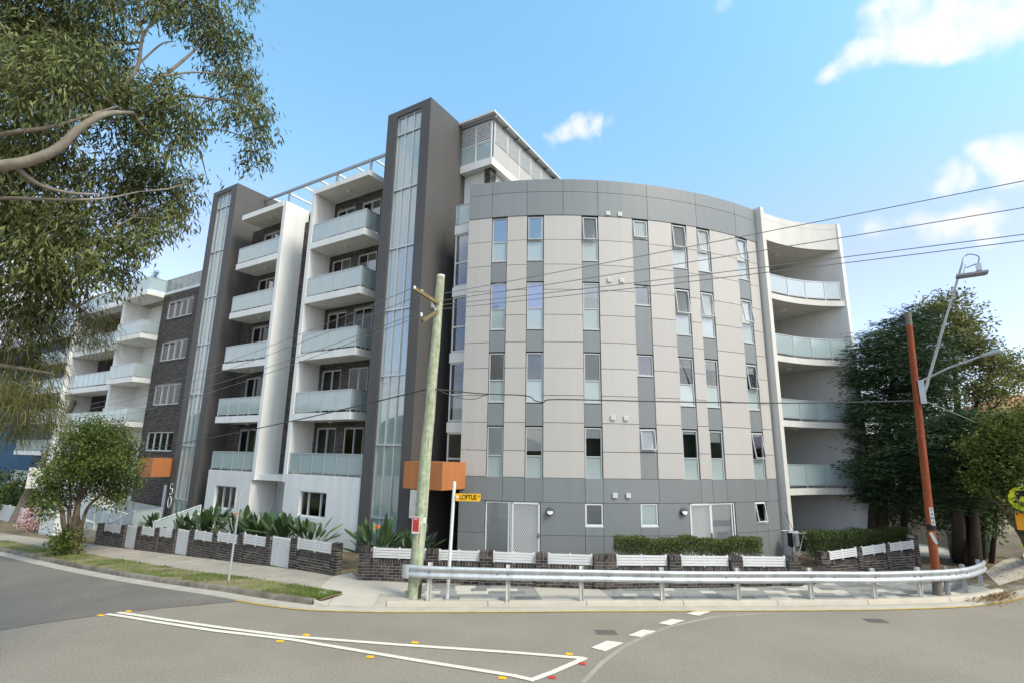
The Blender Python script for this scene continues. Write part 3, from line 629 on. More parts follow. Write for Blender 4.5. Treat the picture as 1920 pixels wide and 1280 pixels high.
window(BLD, ap(13.72), ap(15.4), 1.53, 2.33, [(0, 1, 0, 1, 'pane_frost', None, 0, 0)], fw=.05, inset=.03)
window(BLD, ap(24.56), ap(25.48), 1.53, 2.33, [(0, 1, 0, 1, 'pane', None, 0, 8)], fw=.05, inset=.03)
def screen_door(root, p0, p1, z0, z1):
    t, n, L, rz = frame_of(np.array(p0), np.array(p1)); P = np.array(p0) - n * .02
    q3 = lambda u, v, d: np.array([P[0] + t[0] * u + n[0] * d, P[1] + t[1] * u + n[1] * d, v]); mb = MB()
    for (u0, u1, v0, v1) in [(0, L, z0, z0 + .08), (0, L, z1 - .07, z1), (0, .07, z0, z1), (L - .07, L, z0, z1)]: mb.obox(q3((u0 + u1) / 2, (v0 + v1) / 2, 0), (t[0] * (u1 - u0) / 2, t[1] * (u1 - u0) / 2, 0), (n[0] * .02, n[1] * .02, 0), (0, 0, (v1 - v0) / 2))
    D_ = mb.build('screen_door', 'alu_white', root, origin=q3(L / 2, z0, 0))
    g = MB(); sp = .105; H = z1 - z0 - .15; k = -int(H / sp) - 2
    def clip(u, v, du, dv, Lm, Hm):                      # segment from (u,v) clipped to the mesh field
        t0, t1 = 0, 1
        for p_, d_, m_ in ((u, du, Lm), (v, dv, Hm)):
            if abs(d_) < 1e-9: continue
            a_, b_ = (0 - p_) / d_, (m_ - p_) / d_
            if a_ > b_: a_, b_ = b_, a_
            t0, t1 = max(t0, a_), min(t1, b_)
        return (t0, t1) if t1 > t0 + .01 else None
    Lm = L - .14; rise = 1.5
    for sgn in (1, -1):
        for i in range(-60, 90):
            u0 = i * sp * .8 if sgn > 0 else i * sp * .8; c_ = clip(u0, 0, sgn * H / rise, H, Lm, H)
            if not c_: continue
            a_, b_ = [q3(.07 + u0 + sgn * H / rise * tt, z0 + .08 + H * tt, -.005 * sgn) for tt in c_]; g.seg(a_, b_, .009, .004, up=(n[0], n[1], 0))
    g.build('diamond_mesh', 'alu_white', D_); ubox('door_leaf', 'blind_grey', D_, q3(L / 2, (z0 + z1) / 2, -.12), (L, .02, z1 - z0), rz)
    ubox('handle', 'black', D_, q3(L - .035, z0 + 1.05, .035), (.03, .04, .16), rz)
window(BLD, ap(-2.52), ap(.22), .12, 2.33, [(0, .9, 0, 1, 'pane', 'blind', 1, 0), (.9, 1, 0, 1, 'pane', 'blind', 1, 0)], name='sliding_door', fw=.05, sill=False)
screen_door(BLD, ap(.27), ap(3.24), .12, 2.33)
screen_door(BLD, ap(18.5), ap(20.5), .12, 2.33)
window(BLD, ap(20.53), ap(22.7), .12, 2.33, [(0, .88, 0, 1, 'pane', 'blind', 1, 0), (.88, 1, 0, 1, 'pane', None, 0, 0)], name='sliding_door', fw=.05, sill=False)
# soffit-like head behind the ground openings
def wall_lamp(az, z):
    p, n = arc(az); c = np.array([*(p + n * .03), z]); t = np.array([-n[1], n[0], 0]); mb = MB(); d = np.array([n[0], n[1], 0]); K = 20
    ring = lambda r, dd: [c + d * dd + r * (math.cos(2 * math.pi * k / K) * t + math.sin(2 * math.pi * k / K) * np.array([0, 0, 1])) for k in range(K)]
    R_ = [ring(.14, 0), ring(.15, .05), ring(.13, .08)]; mb.add([q for r in R_ for q in r], [(i * K + k, i * K + (k + 1) % K, i * K + K + (k + 1) % K, i * K + K + k) for i in range(2) for k in range(K)] + [tuple(range(2 * K, 3 * K))]); o = recalc(mb.build('wall_lamp', 'steel_dark', BLD, origin=c))
    g = MB(); V = [c + d * (.085 + .03 * math.sin(math.pi * i / 8)) + .12 * (math.cos(math.pi + math.pi * i / 8) * t + math.sin(math.pi + math.pi * i / 8) * np.array([0, 0, 1])) * .95 for i in range(9)]
    g.add(V + [c + d * .1 + np.array([0, 0, .02])], [(i, i + 1, 9) for i in range(8)] + [(8, 0, 9)]); recalc(g.build('diffuser', 'sign_white', o))
wall_lamp(4.32, 2.04); wall_lamp(17.86, 2.06)
for z in (2.63, 5.5, 11.05, 13.98):
    for az in (11.1, 12.47):
        p, n = arc(az, .03); v = ubox('vent', 'sign_white' if z in (2.63, 13.98) else 'alu_white', BLD, (*p, z), (.17, .05, .17), math.atan2(n[0], -n[1]))
        for k in range(3): ubox('vent_louvre', 'alu_grey', BLD, (*(p + n * .027), z - .05 + k * .05), (.13, .006, .012), math.atan2(n[0], -n[1]))

# --- white end wing with bowed balconies (right)
Q = [np.array(q[:2]) for q in bez([(x, y, 0) for x, y in [(11.42, 22.46), (12.3, 23.0), (13.1, 23.38), (13.87, 23.66), (14.7, 23.84), (15.4, 23.9), (16.04, 23.88)]], 3)]
ED = np.array([-1.90, 3.22]); ED /= np.linalg.norm(ED); EN = np.array([ED[1], -ED[0]])
eA = np.array([16.04, 23.88]); eB = eA + ED * 4.2
def light_under(root, x, y, z):
    mb = MB(); K = 14; mb.tube([(x, y, z), (x, y, z - .05), (x, y, z - .09)], [.14, .14, .07], n=K); o = mb.build('ceiling_light', 'sign_white', root, origin=(x, y, z), smooth=False)
def balustrade(root, P, zb, zt, npan, gm='balustrade', post=True, rail=.025, gap=.10):
    """P: plan polyline; npan: panes per straight run"""
    for (a, b), n in zip(zip(P[:-1], P[1:]), npan):
        a, b = np.array(a, float), np.array(b, float); t, nn, L, rz = frame_of(a, b)
        za = zb if not hasattr(zb, '__len__') else zb[0]
        ubox('handrail', 'mullion', root, (*((a + b) / 2), zt), (L + .03, .05, .04), rz); ubox('bottom_rail', 'mullion', root, (*((a + b) / 2), za + gap), (L, .035, .03), rz)
        for k in range(n):
            m = a + (b - a) * (k + .5) / n; ubox('glass_panel', gm, root, (*m, (za + gap + zt) / 2 + .0), (L / n - .045, .010, zt - za - gap - .05), rz)
        for k in range(n + 1):
            m = a + (b - a) * k / n; ubox('post', 'mullion', root, (*m, (za + zt) / 2), (.035, .045, zt - za), rz)
zsl = [11.52, 8.62, 5.72, 2.82]; zrl = [12.47, 9.62, 6.67, 3.82]
back = [(13.75, 27.6), (10.6, 26.4)]
for zs, zr in zip(zsl, zrl):
    mb = MB(); mb.prism([tuple(q) for q in Q] + [tuple(eA + ED * .3 - EN * .02), tuple(eB)] + [(10.6, 26.6)], zs - .27, zs); B_ = recalc(mb.build('bowed_balcony', 'render_beige', BLD, origin=(14, 24, zs)))
    idx = [2, 6, 10, 14, 18]; R_ = [Q[i] + np.array([-.02, .09]) for i in idx]; R_[-1] = R_[-1] - np.array([.12, 0])
    balustrade(B_, R_, zs, zr, [1] * 4, gap=.13)
    if zs > 3: light_under(B_, 13.4, 24.6, zs - .27)
mb = MB(); mb.prism([tuple(q + np.array([.0, .0])) for q in Q] + [tuple(eB), (10.6, 26.6)], 14.13, 15.40); PW = recalc(mb.build('wing_parapet', 'render_beige', BLD, origin=(14, 24, 14))); light_under(PW, 13.3, 24.6, 14.13)
V = []; mb = MB()
for q in Q: V += [(q[0], q[1], 15.2), (q[0], q[1], 15.49), (q[0] - .08, q[1] + .2, 15.49), (q[0] - .08, q[1] + .2, 15.2)]
mb.add([(v[0] + .004, v[1] - .006, v[2]) for v in V], [(i * 4 + k, i * 4 + 4 + k, i * 4 + 4 + (k + 1) % 4, i * 4 + (k + 1) % 4) for i in range(len(Q) - 1) for k in range(4)]); recalc(mb.build('parapet_edge', 'render_beige', BLD))
mb = MB(); c = [eA - ED * .06, eA - ED * .06 + EN * .26, eB + EN * .26, eB]; mb.prism([tuple(x) for x in c], -.2, 15.51); recalc(mb.build('end_wall', 'render_white', BLD))
mb = MB(); mb.prism([tuple(eB - ED * .01), tuple(eB + ED * .3), (10.4, 27.0), (10.4, 26.7)], -.2, 14.1); recalc(mb.build('balcony_rear_wall', 'render_beige', BLD))
fp, fn = arc(26.75); ft = np.array([-fn[1], fn[0]])
mb = MB(); mb.prism([tuple(fp + fn * .3), tuple(fp + fn * .3 + ft * .26), tuple(fp + ft * .26 - fn * .5), tuple(fp - fn * .5)], -.1, 15.56); recalc(mb.build('blade_column', 'render_beige', BLD))
mb = MB(); mb.prism([(11.4, 22.7), (13, 23.4), (15.9, 24.0), (13.8, 27.5), (10.6, 26.4)], -.1, .15); recalc(mb.build('terrace_floor', 'concrete_old', BLD))

# --- brickwork generator for the wing
def brickwork(parent, s0, s1, w, z0, z1, holes, seed=0):
    mb = MB(); bl, bh, g, dp = .230, .072, .014, .008; r = 0; z = z0; rr = random.Random(seed)
    while z < z1 - .02:
        zt = min(z + bh, z1); off = 0 if r % 2 == 0 else (bl + g) / 2; iv = [(s0, s1)]
        for (a, b, c, d) in holes:
            if zt > c and z < d:
                nv = []
                for (p, q) in iv:
                    if b <= p or a >= q: nv.append((p, q))
                    else:
                        if a > p: nv.append((p, a))
                        if b < q: nv.append((b, q))
                iv = nv
        for (p, q) in iv:
            k = math.floor((p - s0 - off) / (bl + g)); x = s0 + off + k * (bl + g)
            while x < q:
                a, b = max(x, p), min(x + bl, q)
                if b - a > .03:
                    ds = (b - a) / 2; c = wp((a + b) / 2, w + dp / 2 - rr.uniform(0, .003), (z + zt) / 2); xx, yy, zz = np.array([-U[0] * ds, -U[1] * ds, 0]), np.array([Nn[0], Nn[1], 0]) * dp / 2, np.array([0, 0, (zt - z) / 2])
                    P = [c - xx - yy - zz, c + xx - yy - zz, c + xx - yy + zz, c - xx - yy + zz, c - xx + yy - zz, c + xx + yy - zz, c + xx + yy + zz, c - xx + yy + zz]
                    mb.add(P, [(0, 1, 2, 3), (3, 2, 6, 7), (1, 0, 4, 5), (0, 3, 7, 4), (2, 1, 5, 6)])
                x += bl + g
        z += bh + g; r += 1
    return mb.build('brickwork', 'brick_dark', parent, kind='stuff')
def holed_wall(name, m, s0, s1, w0, w1, z0, z1, holes, parent=BLD):
    S_ = sorted({s0, s1} | {h[0] for h in holes} | {h[1] for h in holes}); Z_ = sorted({z0, z1} | {h[2] for h in holes} | {h[3] for h in holes}); mb = MB()
    for a, b in zip(S_[:-1], S_[1:]):
        zz = []
        for c, d in zip(Z_[:-1], Z_[1:]):
            if any(h[0] <= (a + b) / 2 <= h[1] and h[2] <= (c + d) / 2 <= h[3] for h in holes): continue
            if zz and abs(zz[-1][1] - c) < 1e-6: zz[-1][1] = d
            else: zz.append([c, d])
        for c, d in zz: mb.wbox(a, b, w0, w1, c, d)
    return mb.build(name, m, parent, origin=wp((s0 + s1) / 2, w0, z0))
def wpl(s, w): return wp(s, w, 0)[:2]
SLAB = [14.53, 11.6, 8.70, 5.80]; WHEAD = [16.78, 13.9, 11.0, 8.05, 5.18]; FLOORS = [14.53, 11.6, 8.70, 5.80, 3.0]
# main bodies behind the walls (dark rooms)
mb = MB(); mb.wbox(14.4, 30, 18.2, 29, -1.5, 17.3); mb.build('wing_core', 'interior', BLD)
mb = MB(); mb.wbox(32, 51, 18.3, 29, -3.5, 14.2); mb.build('wing_core', 'interior', BLD)
mb = MB(); mb.wbox(14.3, 32, 17.5, 29, 17.28, 17.45); mb.build('roof_slab', 'concrete_old', BLD)
mb = MB(); mb.wbox(32, 51, 17.3, 29, 14.22, 14.45); mb.build('roof_slab', 'concrete_old', BLD)
# stack 2 rear wall
def stack_wall(s0, s1, openings, seed):
    holes = [(a, b, fz if fl < zh else zh, zh) for (a, b, kind) in openings for fz, zh in zip(FLOORS, WHEAD) for fl in [fz]]
    w_ = holed_wall('rear_wall', 'mortar_grey', s0, s1, 17.3065, 17.5, 2.9, 17.28, holes); brickwork(w_, s0 + .01, s1 - .01, 17.30, 2.9, 17.27, holes, seed)
    rr = random.Random(seed)
    for (a, b, kind) in openings:
        for i, (fz, zh) in enumerate(zip(FLOORS, WHEAD)):
            cov = rr.choice(['blind', 'blind', 'blind_grey', 'curtain', None]); cf = rr.choice([1, 1, .3, .6]); half = rr.random() < .5
            window(BLD, wpl(b - .01, 17.33), wpl(a + .01, 17.33), fz + .06, zh - .02, [(0, .5, 0, 1, 'pane', cov if half else None, cf, 0), (.5, 1, 0, 1, 'pane_blue' if i < 2 else 'pane', cov if not half else rr.choice([None, 'curtain']), cf, 0)], name='sliding_door', sill=False, inset=.0)
stack_wall(16.96, 21.95, [(20.33, 21.72, 0), (18.47, 19.78, 0)], 1)
stack_wall(24.65, 29.4, [(26.75, 28.2, 0)], 2)
w_ = holed_wall('rear_wall', 'mortar_grey', 22.2, 24.4, 17.3065, 17.5, 2.9, 16.75, []); brickwork(w_, 22.21, 24.39, 17.30, 2.9, 16.74, [], 3)
# white side walls
for (a, b, z1) in [(21.95, 22.2, 17.3), (24.4, 24.65, 17.52)]:
    mb = MB(); mb.wbox(a, b, 16.0, 17.49, 2.62, z1 - .0); mb.build('side_wall', 'render_white', BLD, origin=wp(a, 16, 2.6))
mb = MB(); mb.wbox(22.2, 24.4, 16.25, 17.49, 2.62, 2.89); mb.build('recess_slab', 'render_white', BLD)
def balcony(s0, s1, w0, w1, zt, th, front=(5,), side=None, zr=None, gm='balustrade', light=True, name='balcony', m='render_white'):
    mb = MB(); mb.wbox(s0, s1, w0, w1, zt - th, zt); o = mb.build(name, m, BLD, origin=wp((s0 + s1) / 2, w0, zt - th))
    P = [wpl(s1 - .05, w0 + .07), wpl(s0 + .05, w0 + .07)]; n = [front[0]]
    if side: P.append(wpl(s0 + .05, w1 - .05)); n.append(side)
    if zr: balustrade(o, P, zt, zr, n, gm)
    if light: c = wp((s0 + s1) / 2, (w0 + w1) / 2, 0); light_under(o, c[0], c[1], zt - th)
    return o
for zt in SLAB: balcony(18.03, 21.948, 16.0, 17.298, zt, .34, (4,), 2, zt + 1.0)
balcony(18.0, 22.2, 15.98, 17.298, 17.56, .27, zr=None, name='roof_canopy')
for zt in SLAB: balcony(24.652, 28.5, 16.0, 17.298, zt, .34, (4,), None, zt + .95)
balcony(24.652, 28.5, 15.98, 17.298, 17.58, .30, zr=None, name='roof_canopy')
# white ground floor blocks with first-floor terraces
def podium(s0, s1, holes, npan, seed):
    holed_wall('podium_wall', 'render_white', s0, s1, 16.0, 16.25, -1.6, 3.0, holes)
    mb = MB(); mb.wbox(s0, s1, 16.26, 17.29, 2.78, 2.985); t_ = mb.build('terrace_slab', 'render_white', BLD, origin=wp((s0 + s1) / 2, 16.3, 2.8))
    balustrade(t_, [wpl(s1 - .06, 16.08), wpl(s0 + .06, 16.08)], 3.0, 3.95, [npan])
    mb = MB(); mb.wbox(s0 + .01, s0 + .24, 16.26, 17.4, -1.6, 2.77); mb.build('podium_side_wall', 'render_white', BLD); mb = MB(); mb.wbox(s1 - .24, s1 - .01, 16.26, 17.4, -1.6, 2.77); mb.build('podium_side_wall', 'render_white', BLD)
    mb = MB(); mb.wbox(s0, s1, 17.4, 17.6, -1.6, 2.77); mb.build('podium_rear_wall', 'interior_wall', BLD)
podium(17.02, 21.99, [(19.05, 20.85, 1.2, 2.28)], 6, 1); podium(24.62, 28.45, [(25.8, 27.62, 1.12, 2.23)], 4, 2)
window(BLD, wpl(20.85, 16.1), wpl(19.05, 16.1), 1.2, 2.28, [(0, .27, 0, 1, 'pane', None, 0, 0), (.27, .73, 0, 1, 'pane', 'blind', .96, 0), (.73, 1, 0, 1, 'pane', 'curtain', .5, 0)], fw=.05, inset=0)
window(BLD, wpl(27.62, 16.1), wpl(25.8, 16.1), 1.12, 2.23, [(0, .33, 0, 1, 'pane', None, 0, 0), (.33, .66, 0, 1, 'pane', None, 0, 0), (.66, 1, 0, 1, 'pane', None, 0, 0)], fw=.05, inset=0)
mb = MB(); mb.wbox(21.95, 24.6, 17.42, 17.6, -1.5, 2.6); mb.build('recess_wall', 'render_white', BLD)
window(BLD, wpl(24.55, 17.38), wpl(22.25, 17.38), -.25, 2.2, [(0, .55, 0, 1, 'pane', 'blind', 1, 0), (.55, 1, 0, 1, 'pane', None, 0, 0)], name='sliding_door', sill=False, inset=0)
# --- the two charcoal towers
def tower(s0, s1, g0, g1, zb, ztop, zglass, wback, mull, jl):
    mb = MB(); mb.wbox(s0, s1, 16.22, wback, zb, ztop - .002); mb.wbox(g1, s1, 15.95, 16.22, zb, ztop); mb.wbox(s0, g0, 15.95, 16.22, zb, ztop); mb.wbox(g0, g1, 15.951, 16.22, zglass, ztop - .001); mb.wbox(g0, g1, 15.951, 16.22, zb, mull[-1] - 1.28)
    T = mb.build('tower', 'charcoal', BLD, origin=wp((s0 + s1) / 2, 16, zb))
    zs = [zglass] + list(mull); W3 = (g1 - g0) / 3
    lim = [zglass - .03] + list(mull) + [mull[-1] - 1.27]
    for a, b in zip(lim[:-1], lim[1:]):
        for k in range(3): wu('glass_panel', 'pane_tower', T, g0 + k * W3 + .03, g0 + (k + 1) * W3 - .03, 16.10, 16.115, b + .03, a - .03)
    for z in lim: wu('transom', 'mullion', T, g0, g1, 16.03, 16.14, z - .035, z + .035)
    for k in range(4): wu('mullion', 'mullion', T, g0 + k * W3 - .028 + (.028 if k == 0 else -.028 if k == 3 else 0), g0 + k * W3 + .028 + (.028 if k == 0 else -.028 if k == 3 else 0), 16.04, 16.15, lim[-1], lim[0])
    for z in jl: wu('panel_joint', 'joint', T, s0 - .003, s0 + .01, 15.96, wback, z - .01, z + .01); wu('panel_joint', 'joint', T, s0, g0, 15.9465, 15.96, z - .012, z + .012); wu('panel_joint', 'joint', T, g1, s1, 15.9465, 15.96, z - .012, z + .012)
    return T
M2 = [18.87 - 2.9 * k for k in range(7)]
tower(14.25, 16.95, 14.8, 16.35, -1.0, 20.15, 19.83, 20.0, M2, [15.9, 13.0, 10.1, 7.2, 4.3])
tower(29.42, 32.04, 30.0, 31.56, -1.8, 19.95, 19.66, 20.0, [18.74 - 2.9 * k for k in range(7)], [15.9, 13.0, 10.1, 7.2, 4.3])
def digit(pts, zc):
    mb = MB(); mb.tube([wp(31.80 - x, 15.93, zc + z) for x, z in pts], .022, 6); mb.build('house_number', 'sign_white', BLD, origin=wp(31.8, 15.93, zc))
digit([(.14, .30), (-.13, .30), (-.14, .04)] + [(-.14 + .16 + .15 * math.cos(a) - .02, -.10 + .17 * math.sin(a)) for a in np.linspace(2.4, -2.5, 14)], 1.82)
digit([(.17 * math.cos(a), .30 * math.sin(a)) for a in np.linspace(0, 2 * math.pi, 25)], 1.16)
# --- pergola on the roof
mb = MB(); mb.wbox(17.0, 29.4, 17.75, 17.87, 19.56, 19.70); PG = mb.build('pergola_beam', 'alu_grey', BLD, origin=wp(23, 17.8, 19.6))
wu('pergola_beam', 'alu_grey', BLD, 17.0, 29.4, 20.45, 20.57, 19.56, 19.70)
for k in range(8): wu('pergola_rafter', 'alu_white', BLD, 18.2 + k * 1.5, 18.3 + k * 1.5, 17.87, 20.45, 19.57, 19.68)
for s in (19.9, 22.6, 26.9): wu('pergola_post', 'alu_grey', BLD, s, s + .1, 17.76, 17.86, 17.45, 19.56); wu('pergola_post', 'alu_grey', BLD, s, s + .1, 20.46, 20.56, 17.45, 19.56)
wu('roof_parapet', 'render_white', BLD, 21.0, 29.3, 18.6, 18.75, 17.45, 18.2)
mb = MB(); mb.wbox(22.5, 29.3, 21, 25, 17.45, 19.3); mb.build('rooftop_room', 'render_white', BLD)
# --- penthouse behind tower 2
PH = holed_wall('penthouse_slab', 'render_white', 12.4, 14.6, 18.35, 27.5, 17.45, 17.83, [])
mb = MB(); mb.wbox(12.75, 14.3, 18.75, 27, 15.0, 17.44); mb.build('penthouse_base', 'render_white', BLD)
w_ = MB(); w_.wbox(12.6, 12.95, 18.6, 19.05, 14.9, 17.44); w_ = w_.build('brick_pier', 'mortar_grey', BLD); brickwork(w_, 12.6, 12.95, 18.588, 14.95, 17.43, [], 4)
mb = MB();
for k in range(30):
    for j in range(2):
        a = 18.62 + j * .22; mb.wbox(12.588, 12.60, a, a + .205, 14.95 + k * .086, 14.95 + k * .086 + .075)
mb.build('brickwork', 'brick_dark', w_, kind='stuff')
for k in range(2): wu('glass_panel', 'balustrade', PH, 12.5 + k * .9 + .03, 12.5 + (k + 1) * .9 - .03, 18.42, 18.435, 17.88, 18.75)
for k in range(3): wu('post', 'alu_white', PH, 12.47 + k * .9, 12.53 + k * .9, 18.39, 18.46, 17.83, 19.78)
for k in range(9):
    z = 18.82 + k * .108; wu('louvre_slat', 'alu_white', PH, 12.53, 14.27, 18.40, 18.45, z, z + .045)
wu('rail', 'alu_white', PH, 12.5, 14.3, 18.40, 18.45, 18.75, 18.80); wu('rail', 'alu_white', PH, 12.5, 14.3, 18.40, 18.45, 19.78, 19.83)
for k in range(7):
    a = 18.6 + k * 1.2; wu('side_panel', 'cream', PH, 12.42, 12.45, a + .015, a + 1.185, 17.86, 18.72); wu('post', 'alu_white', PH, 12.42, 12.48, a - .03, a + .03, 17.84, 19.78)
    for j in range(9): wu('louvre_slat', 'alu_white', PH, 12.43, 12.47, a + .03, a + 1.17, 18.80 + j * .108, 18.845 + j * .108)
wu('rail', 'alu_white', PH, 12.42, 12.47, 18.45, 27.0, 19.78, 19.83)
mb = MB(); mb.wbox(12.15, 14.9, 18.1, 27.6, 20.02, 20.12); RF = mb.build('penthouse_roof', 'alu_white', BLD)
for k in range(9): wu('roof_rafter', 'alu_grey', RF, 12.2, 14.8, 18.3 + k * 1.1, 18.42 + k * 1.1, 19.88, 20.02)
mb = MB(); mb.wbox(13.1, 14.2, 19.2, 27, 17.84, 19.9); mb.build('penthouse_room', 'interior_wall', BLD)
mb = MB(); a = wp(13.7, 20, 20.12); mb.tube([a, a + [0, 0, .75]], .015, 6); mb.seg(a + [-.35, 0, .62], a + [.35, .05, .72], .01, .01); mb.build('roof_aerial', 'alu_grey', RF)
# --- glazed slot and entry between tower 2 and the curved block
mb = MB(); mb.wbox(13.0, 14.25, 19.4, 19.7, 3.8, 14.9); mb.build('slot_wall', 'charcoal', BLD)
for i, zh in enumerate([13.6, 10.7, 7.8, 4.9]):
    window(BLD, wpl(13.46, 17.2), wpl(12.32, 17.2), max(zh - 2.45, 3.0), zh, [(0, 1, 0, .45, 'pane', 'blind_grey' if i == 2 else None, .5, 0), (0, 1, .45, 1, 'pane', None, 0, 0)], fm='alu_white', fw=.07, sill=False, inset=0)
    wu('slot_slab', 'render_white', BLD, 12.3, 13.48, 17.14, 19.4, zh, zh + .42)
wu('slot_inner_wall', 'interior_wall', BLD, 12.1, 13.4, 19.1, 19.3, 2.8, 13.6); wu('slot_side_wall', 'interior_wall', BLD, 12.1, 12.2, 17.3, 19.1, 2.8, 13.6)
TB = wu('slot_terrace_rail', 'balustrade', BLD, 12.35, 13.44, 17.2, 17.212, 14.08, 14.98); wu('handrail', 'mullion', BLD, 12.3, 13.48, 17.18, 17.23, 14.98, 15.02); wu('post', 'mullion', BLD, 13.44, 13.48, 17.18, 17.23, 14.02, 14.98)
mb = MB(); mb.wbox(12.6, 14.24, 19.1, 19.3, -.1, 3.6); mb.build('entry_rear_wall', 'black', BLD)
window(BLD, wpl(14.1, 18.4), wpl(12.75, 18.4), .1, 2.6, [(0, .5, 0, 1, 'pane', None, 0, 0), (.5, 1, 0, 1, 'pane', None, 0, 0)], fm='black', name='entry_door', sill=False, inset=0)
def canopy(s0, s1, w0, w1, z0, z1):
    mb = MB(); mb.wbox(s0, s1, w0, w1, z0, z1); mb.build('entry_canopy', 'orange', BLD, origin=wp(s0, w0, z0))
canopy(12.12, 13.98, 15.28, 17.1, 2.75, 3.74); canopy(32.30, 33.87, 15.0, 16.98, 2.5, 3.52)
# --- brick stair block, left balconies
BH = [(13.77, 12.6), (10.97, 9.72), (8.1, 6.8), (5.08, 3.9)]
holes = [(34.66, 37.85, b, a) for a, b in BH]
w_ = holed_wall('stair_block_wall', 'mortar_grey', 32.06, 38.65, 17.0065, 17.28, -2.4, 14.4, holes); brickwork(w_, 32.07, 38.64, 17.0, -2.4, 14.39, holes, 5)
for i, (a, b) in enumerate(BH):
    window(BLD, wpl(37.84, 17.05), wpl(34.67, 17.05), b, a, [(k / 4, (k + 1) / 4, 0, 1, 'pane', 'blind' if i < 2 else ('blind_grey' if (k + i) % 2 else 'curtain'), .8 if i < 2 else 1, 0) for k in range(4)], fw=.06, inset=0)
    mb = MB(); mb.wbox(34.6, 37.9, 16.95, 17.0, b - .12, b - .04); mb.build('brick_sill', 'brick_dark', BLD)
mb = MB(); mb.wbox(34.28, 34.62, 16.9, 16.995, -.1, 1.9); mb.build('white_door_panel', 'sign_white', BLD)
o_ = MB(); o_.wbox(32.1, 38.65, 16.99, 17.3, 14.41, 14.56); o_ = o_.build('roof_edge', 'render_white', BLD); balustrade(o_, [wpl(38.6, 17.05), wpl(32.1, 17.05)], 14.56, 15.5, [8], 'balustrade_clear', gap=.05)
o_ = MB(); o_.wbox(32.1, 39.5, 20.0, 20.3, 14.45, 14.9); o_ = o_.build('roof_upstand', 'render_white', BLD); balustrade(o_, [wpl(39.4, 20.1), wpl(32.1, 20.1)], 14.9, 17.1, [7], 'balustrade_clear', gap=.05)
for i, zt in enumerate([14.56, 11.55, 8.62, 5.72]): balcony(38.655, 42.3, 15.93, 18.3, zt, .32, (4,), 1, zt + .93, light=i > 0, name='corner_balcony')
mb = MB(); mb.wbox(42.3, 42.6, 16.2, 18.3, -3, 14.24); mb.build('side_wall', 'render_white', BLD)
for i, zt in enumerate([11.35, 8.42, 5.52]): balcony(42.602, 50.7, 16.5, 18.28, zt, .38, (9,), None, zt + 1.0, light=False, name='long_balcony')
balcony(42.602, 50.7, 16.4, 18.28, 14.56, .33, (9,), None, 15.5, light=False, name='long_balcony')
holes = [(43.2, 45.2, fz, fz + 2.3) for fz in (11.4, 8.45, 5.55)] + [(47.6, 49.2, fz, fz + 2.3) for fz in (11.4, 8.45, 5.55)]
w_ = holed_wall('rear_wall', 'mortar_grey', 42.6, 51.0, 18.3065, 18.5, 2.4, 14.2, holes); brickwork(w_, 42.62, 50.9, 18.30, 5.4, 14.2, holes, 6)
for h in holes: window(BLD, wpl(h[1], 18.36), wpl(h[0], 18.36), h[2], h[3], [(0, .5, 0, 1, 'pane', None, 0, 0), (.5, 1, 0, 1, 'pane', 'blind_grey', .7, 0)], name='sliding_door', sill=False, inset=0)
mb = MB(); mb.wbox(50.7, 51.0, 16.3, 18.3, -3, 14.5); mb.build('side_wall', 'render_white', BLD)
mb = MB(); mb.wbox(45.5, 47.0, 18.0, 18.29, 5.5, 14.2); mb.build('rear_pier', 'render_white', BLD)
mb = MB(); mb.wbox(42.9, 52.5, 16.6, 18.5, -3.2, 2.4); mb.build('podium_wall', 'render_white', BLD)
mb = MB(); mb.wbox(38.7, 42.3, 17.8, 18.29, -2.6, 14.2); mb.build('corner_rear_wall', 'render_white', BLD)
# --- entry ramp and steps in front of number 50
mb = MB(); mb.wbox(30.4, 38.2, 13.6, 16.9, -2.2, -.28); mb.wbox(30.4, 34.2, 15.0, 16.9, -2.2, -.02); RL = mb.build('ramp_platform', 'concrete_old', BLD)
balustrade(RL, [wpl(38.0, 15.9), wpl(30.6, 15.0)], -.15, .98, [7], 'balustrade'); balustrade(RL, [wpl(30.55, 15.0), wpl(30.45, 13.7)], -.25, .95, [1], 'balustrade')
def sloped_rail(root, a, b, za, zb, hgt, n, gm='balustrade'):
    a, b = np.array(a), np.array(b); t, nn, L, rz = frame_of(a, b); mb = MB(); mb.tube([(*a, za + hgt), (*b, zb + hgt)], .028, 8); mb.build('handrail', 'alu_white', root)
    for k in range(n):
        u0, u1 = (k + .04) / n, (k + .96) / n; P0, P1 = a + (b - a) * u0, a + (b - a) * u1; z0_, z1_ = za + (zb - za) * u0, za + (zb - za) * u1; mb = MB(); d = nn * .006; V = []
        for s_ in (-1, 1): V += [(*(P0 + d * s_), z0_ + .08), (*(P1 + d * s_), z1_ + .08), (*(P1 + d * s_), z1_ + hgt - .05), (*(P0 + d * s_), z0_ + hgt - .05)]
        mb.add(V, [(3, 2, 1, 0), (4, 5, 6, 7), (0, 1, 5, 4), (2, 3, 7, 6), (1, 2, 6, 5), (3, 0, 4, 7)]); recalc(mb.build('glass_panel', gm, root))
    for k in range(n + 1): m = a + (b - a) * k / n; z_ = za + (zb - za) * k / n; ubox('post', 'alu_white', root, (*m, z_ + hgt / 2), (.04, .04, hgt), rz)
sloped_rail(RL, wpl(38.2, 14.6), wpl(32.0, 14.6), -.18, -.55, 1.0, 6); sloped_rail(RL, wpl(38.0, 13.65), wpl(34.6, 13.65), -.95, -1.05, 1.1, 3); sloped_rail(RL, wpl(32.9, 13.68), wpl(30.5, 13.68), -.75, .0, .95, 2)
mb = MB();
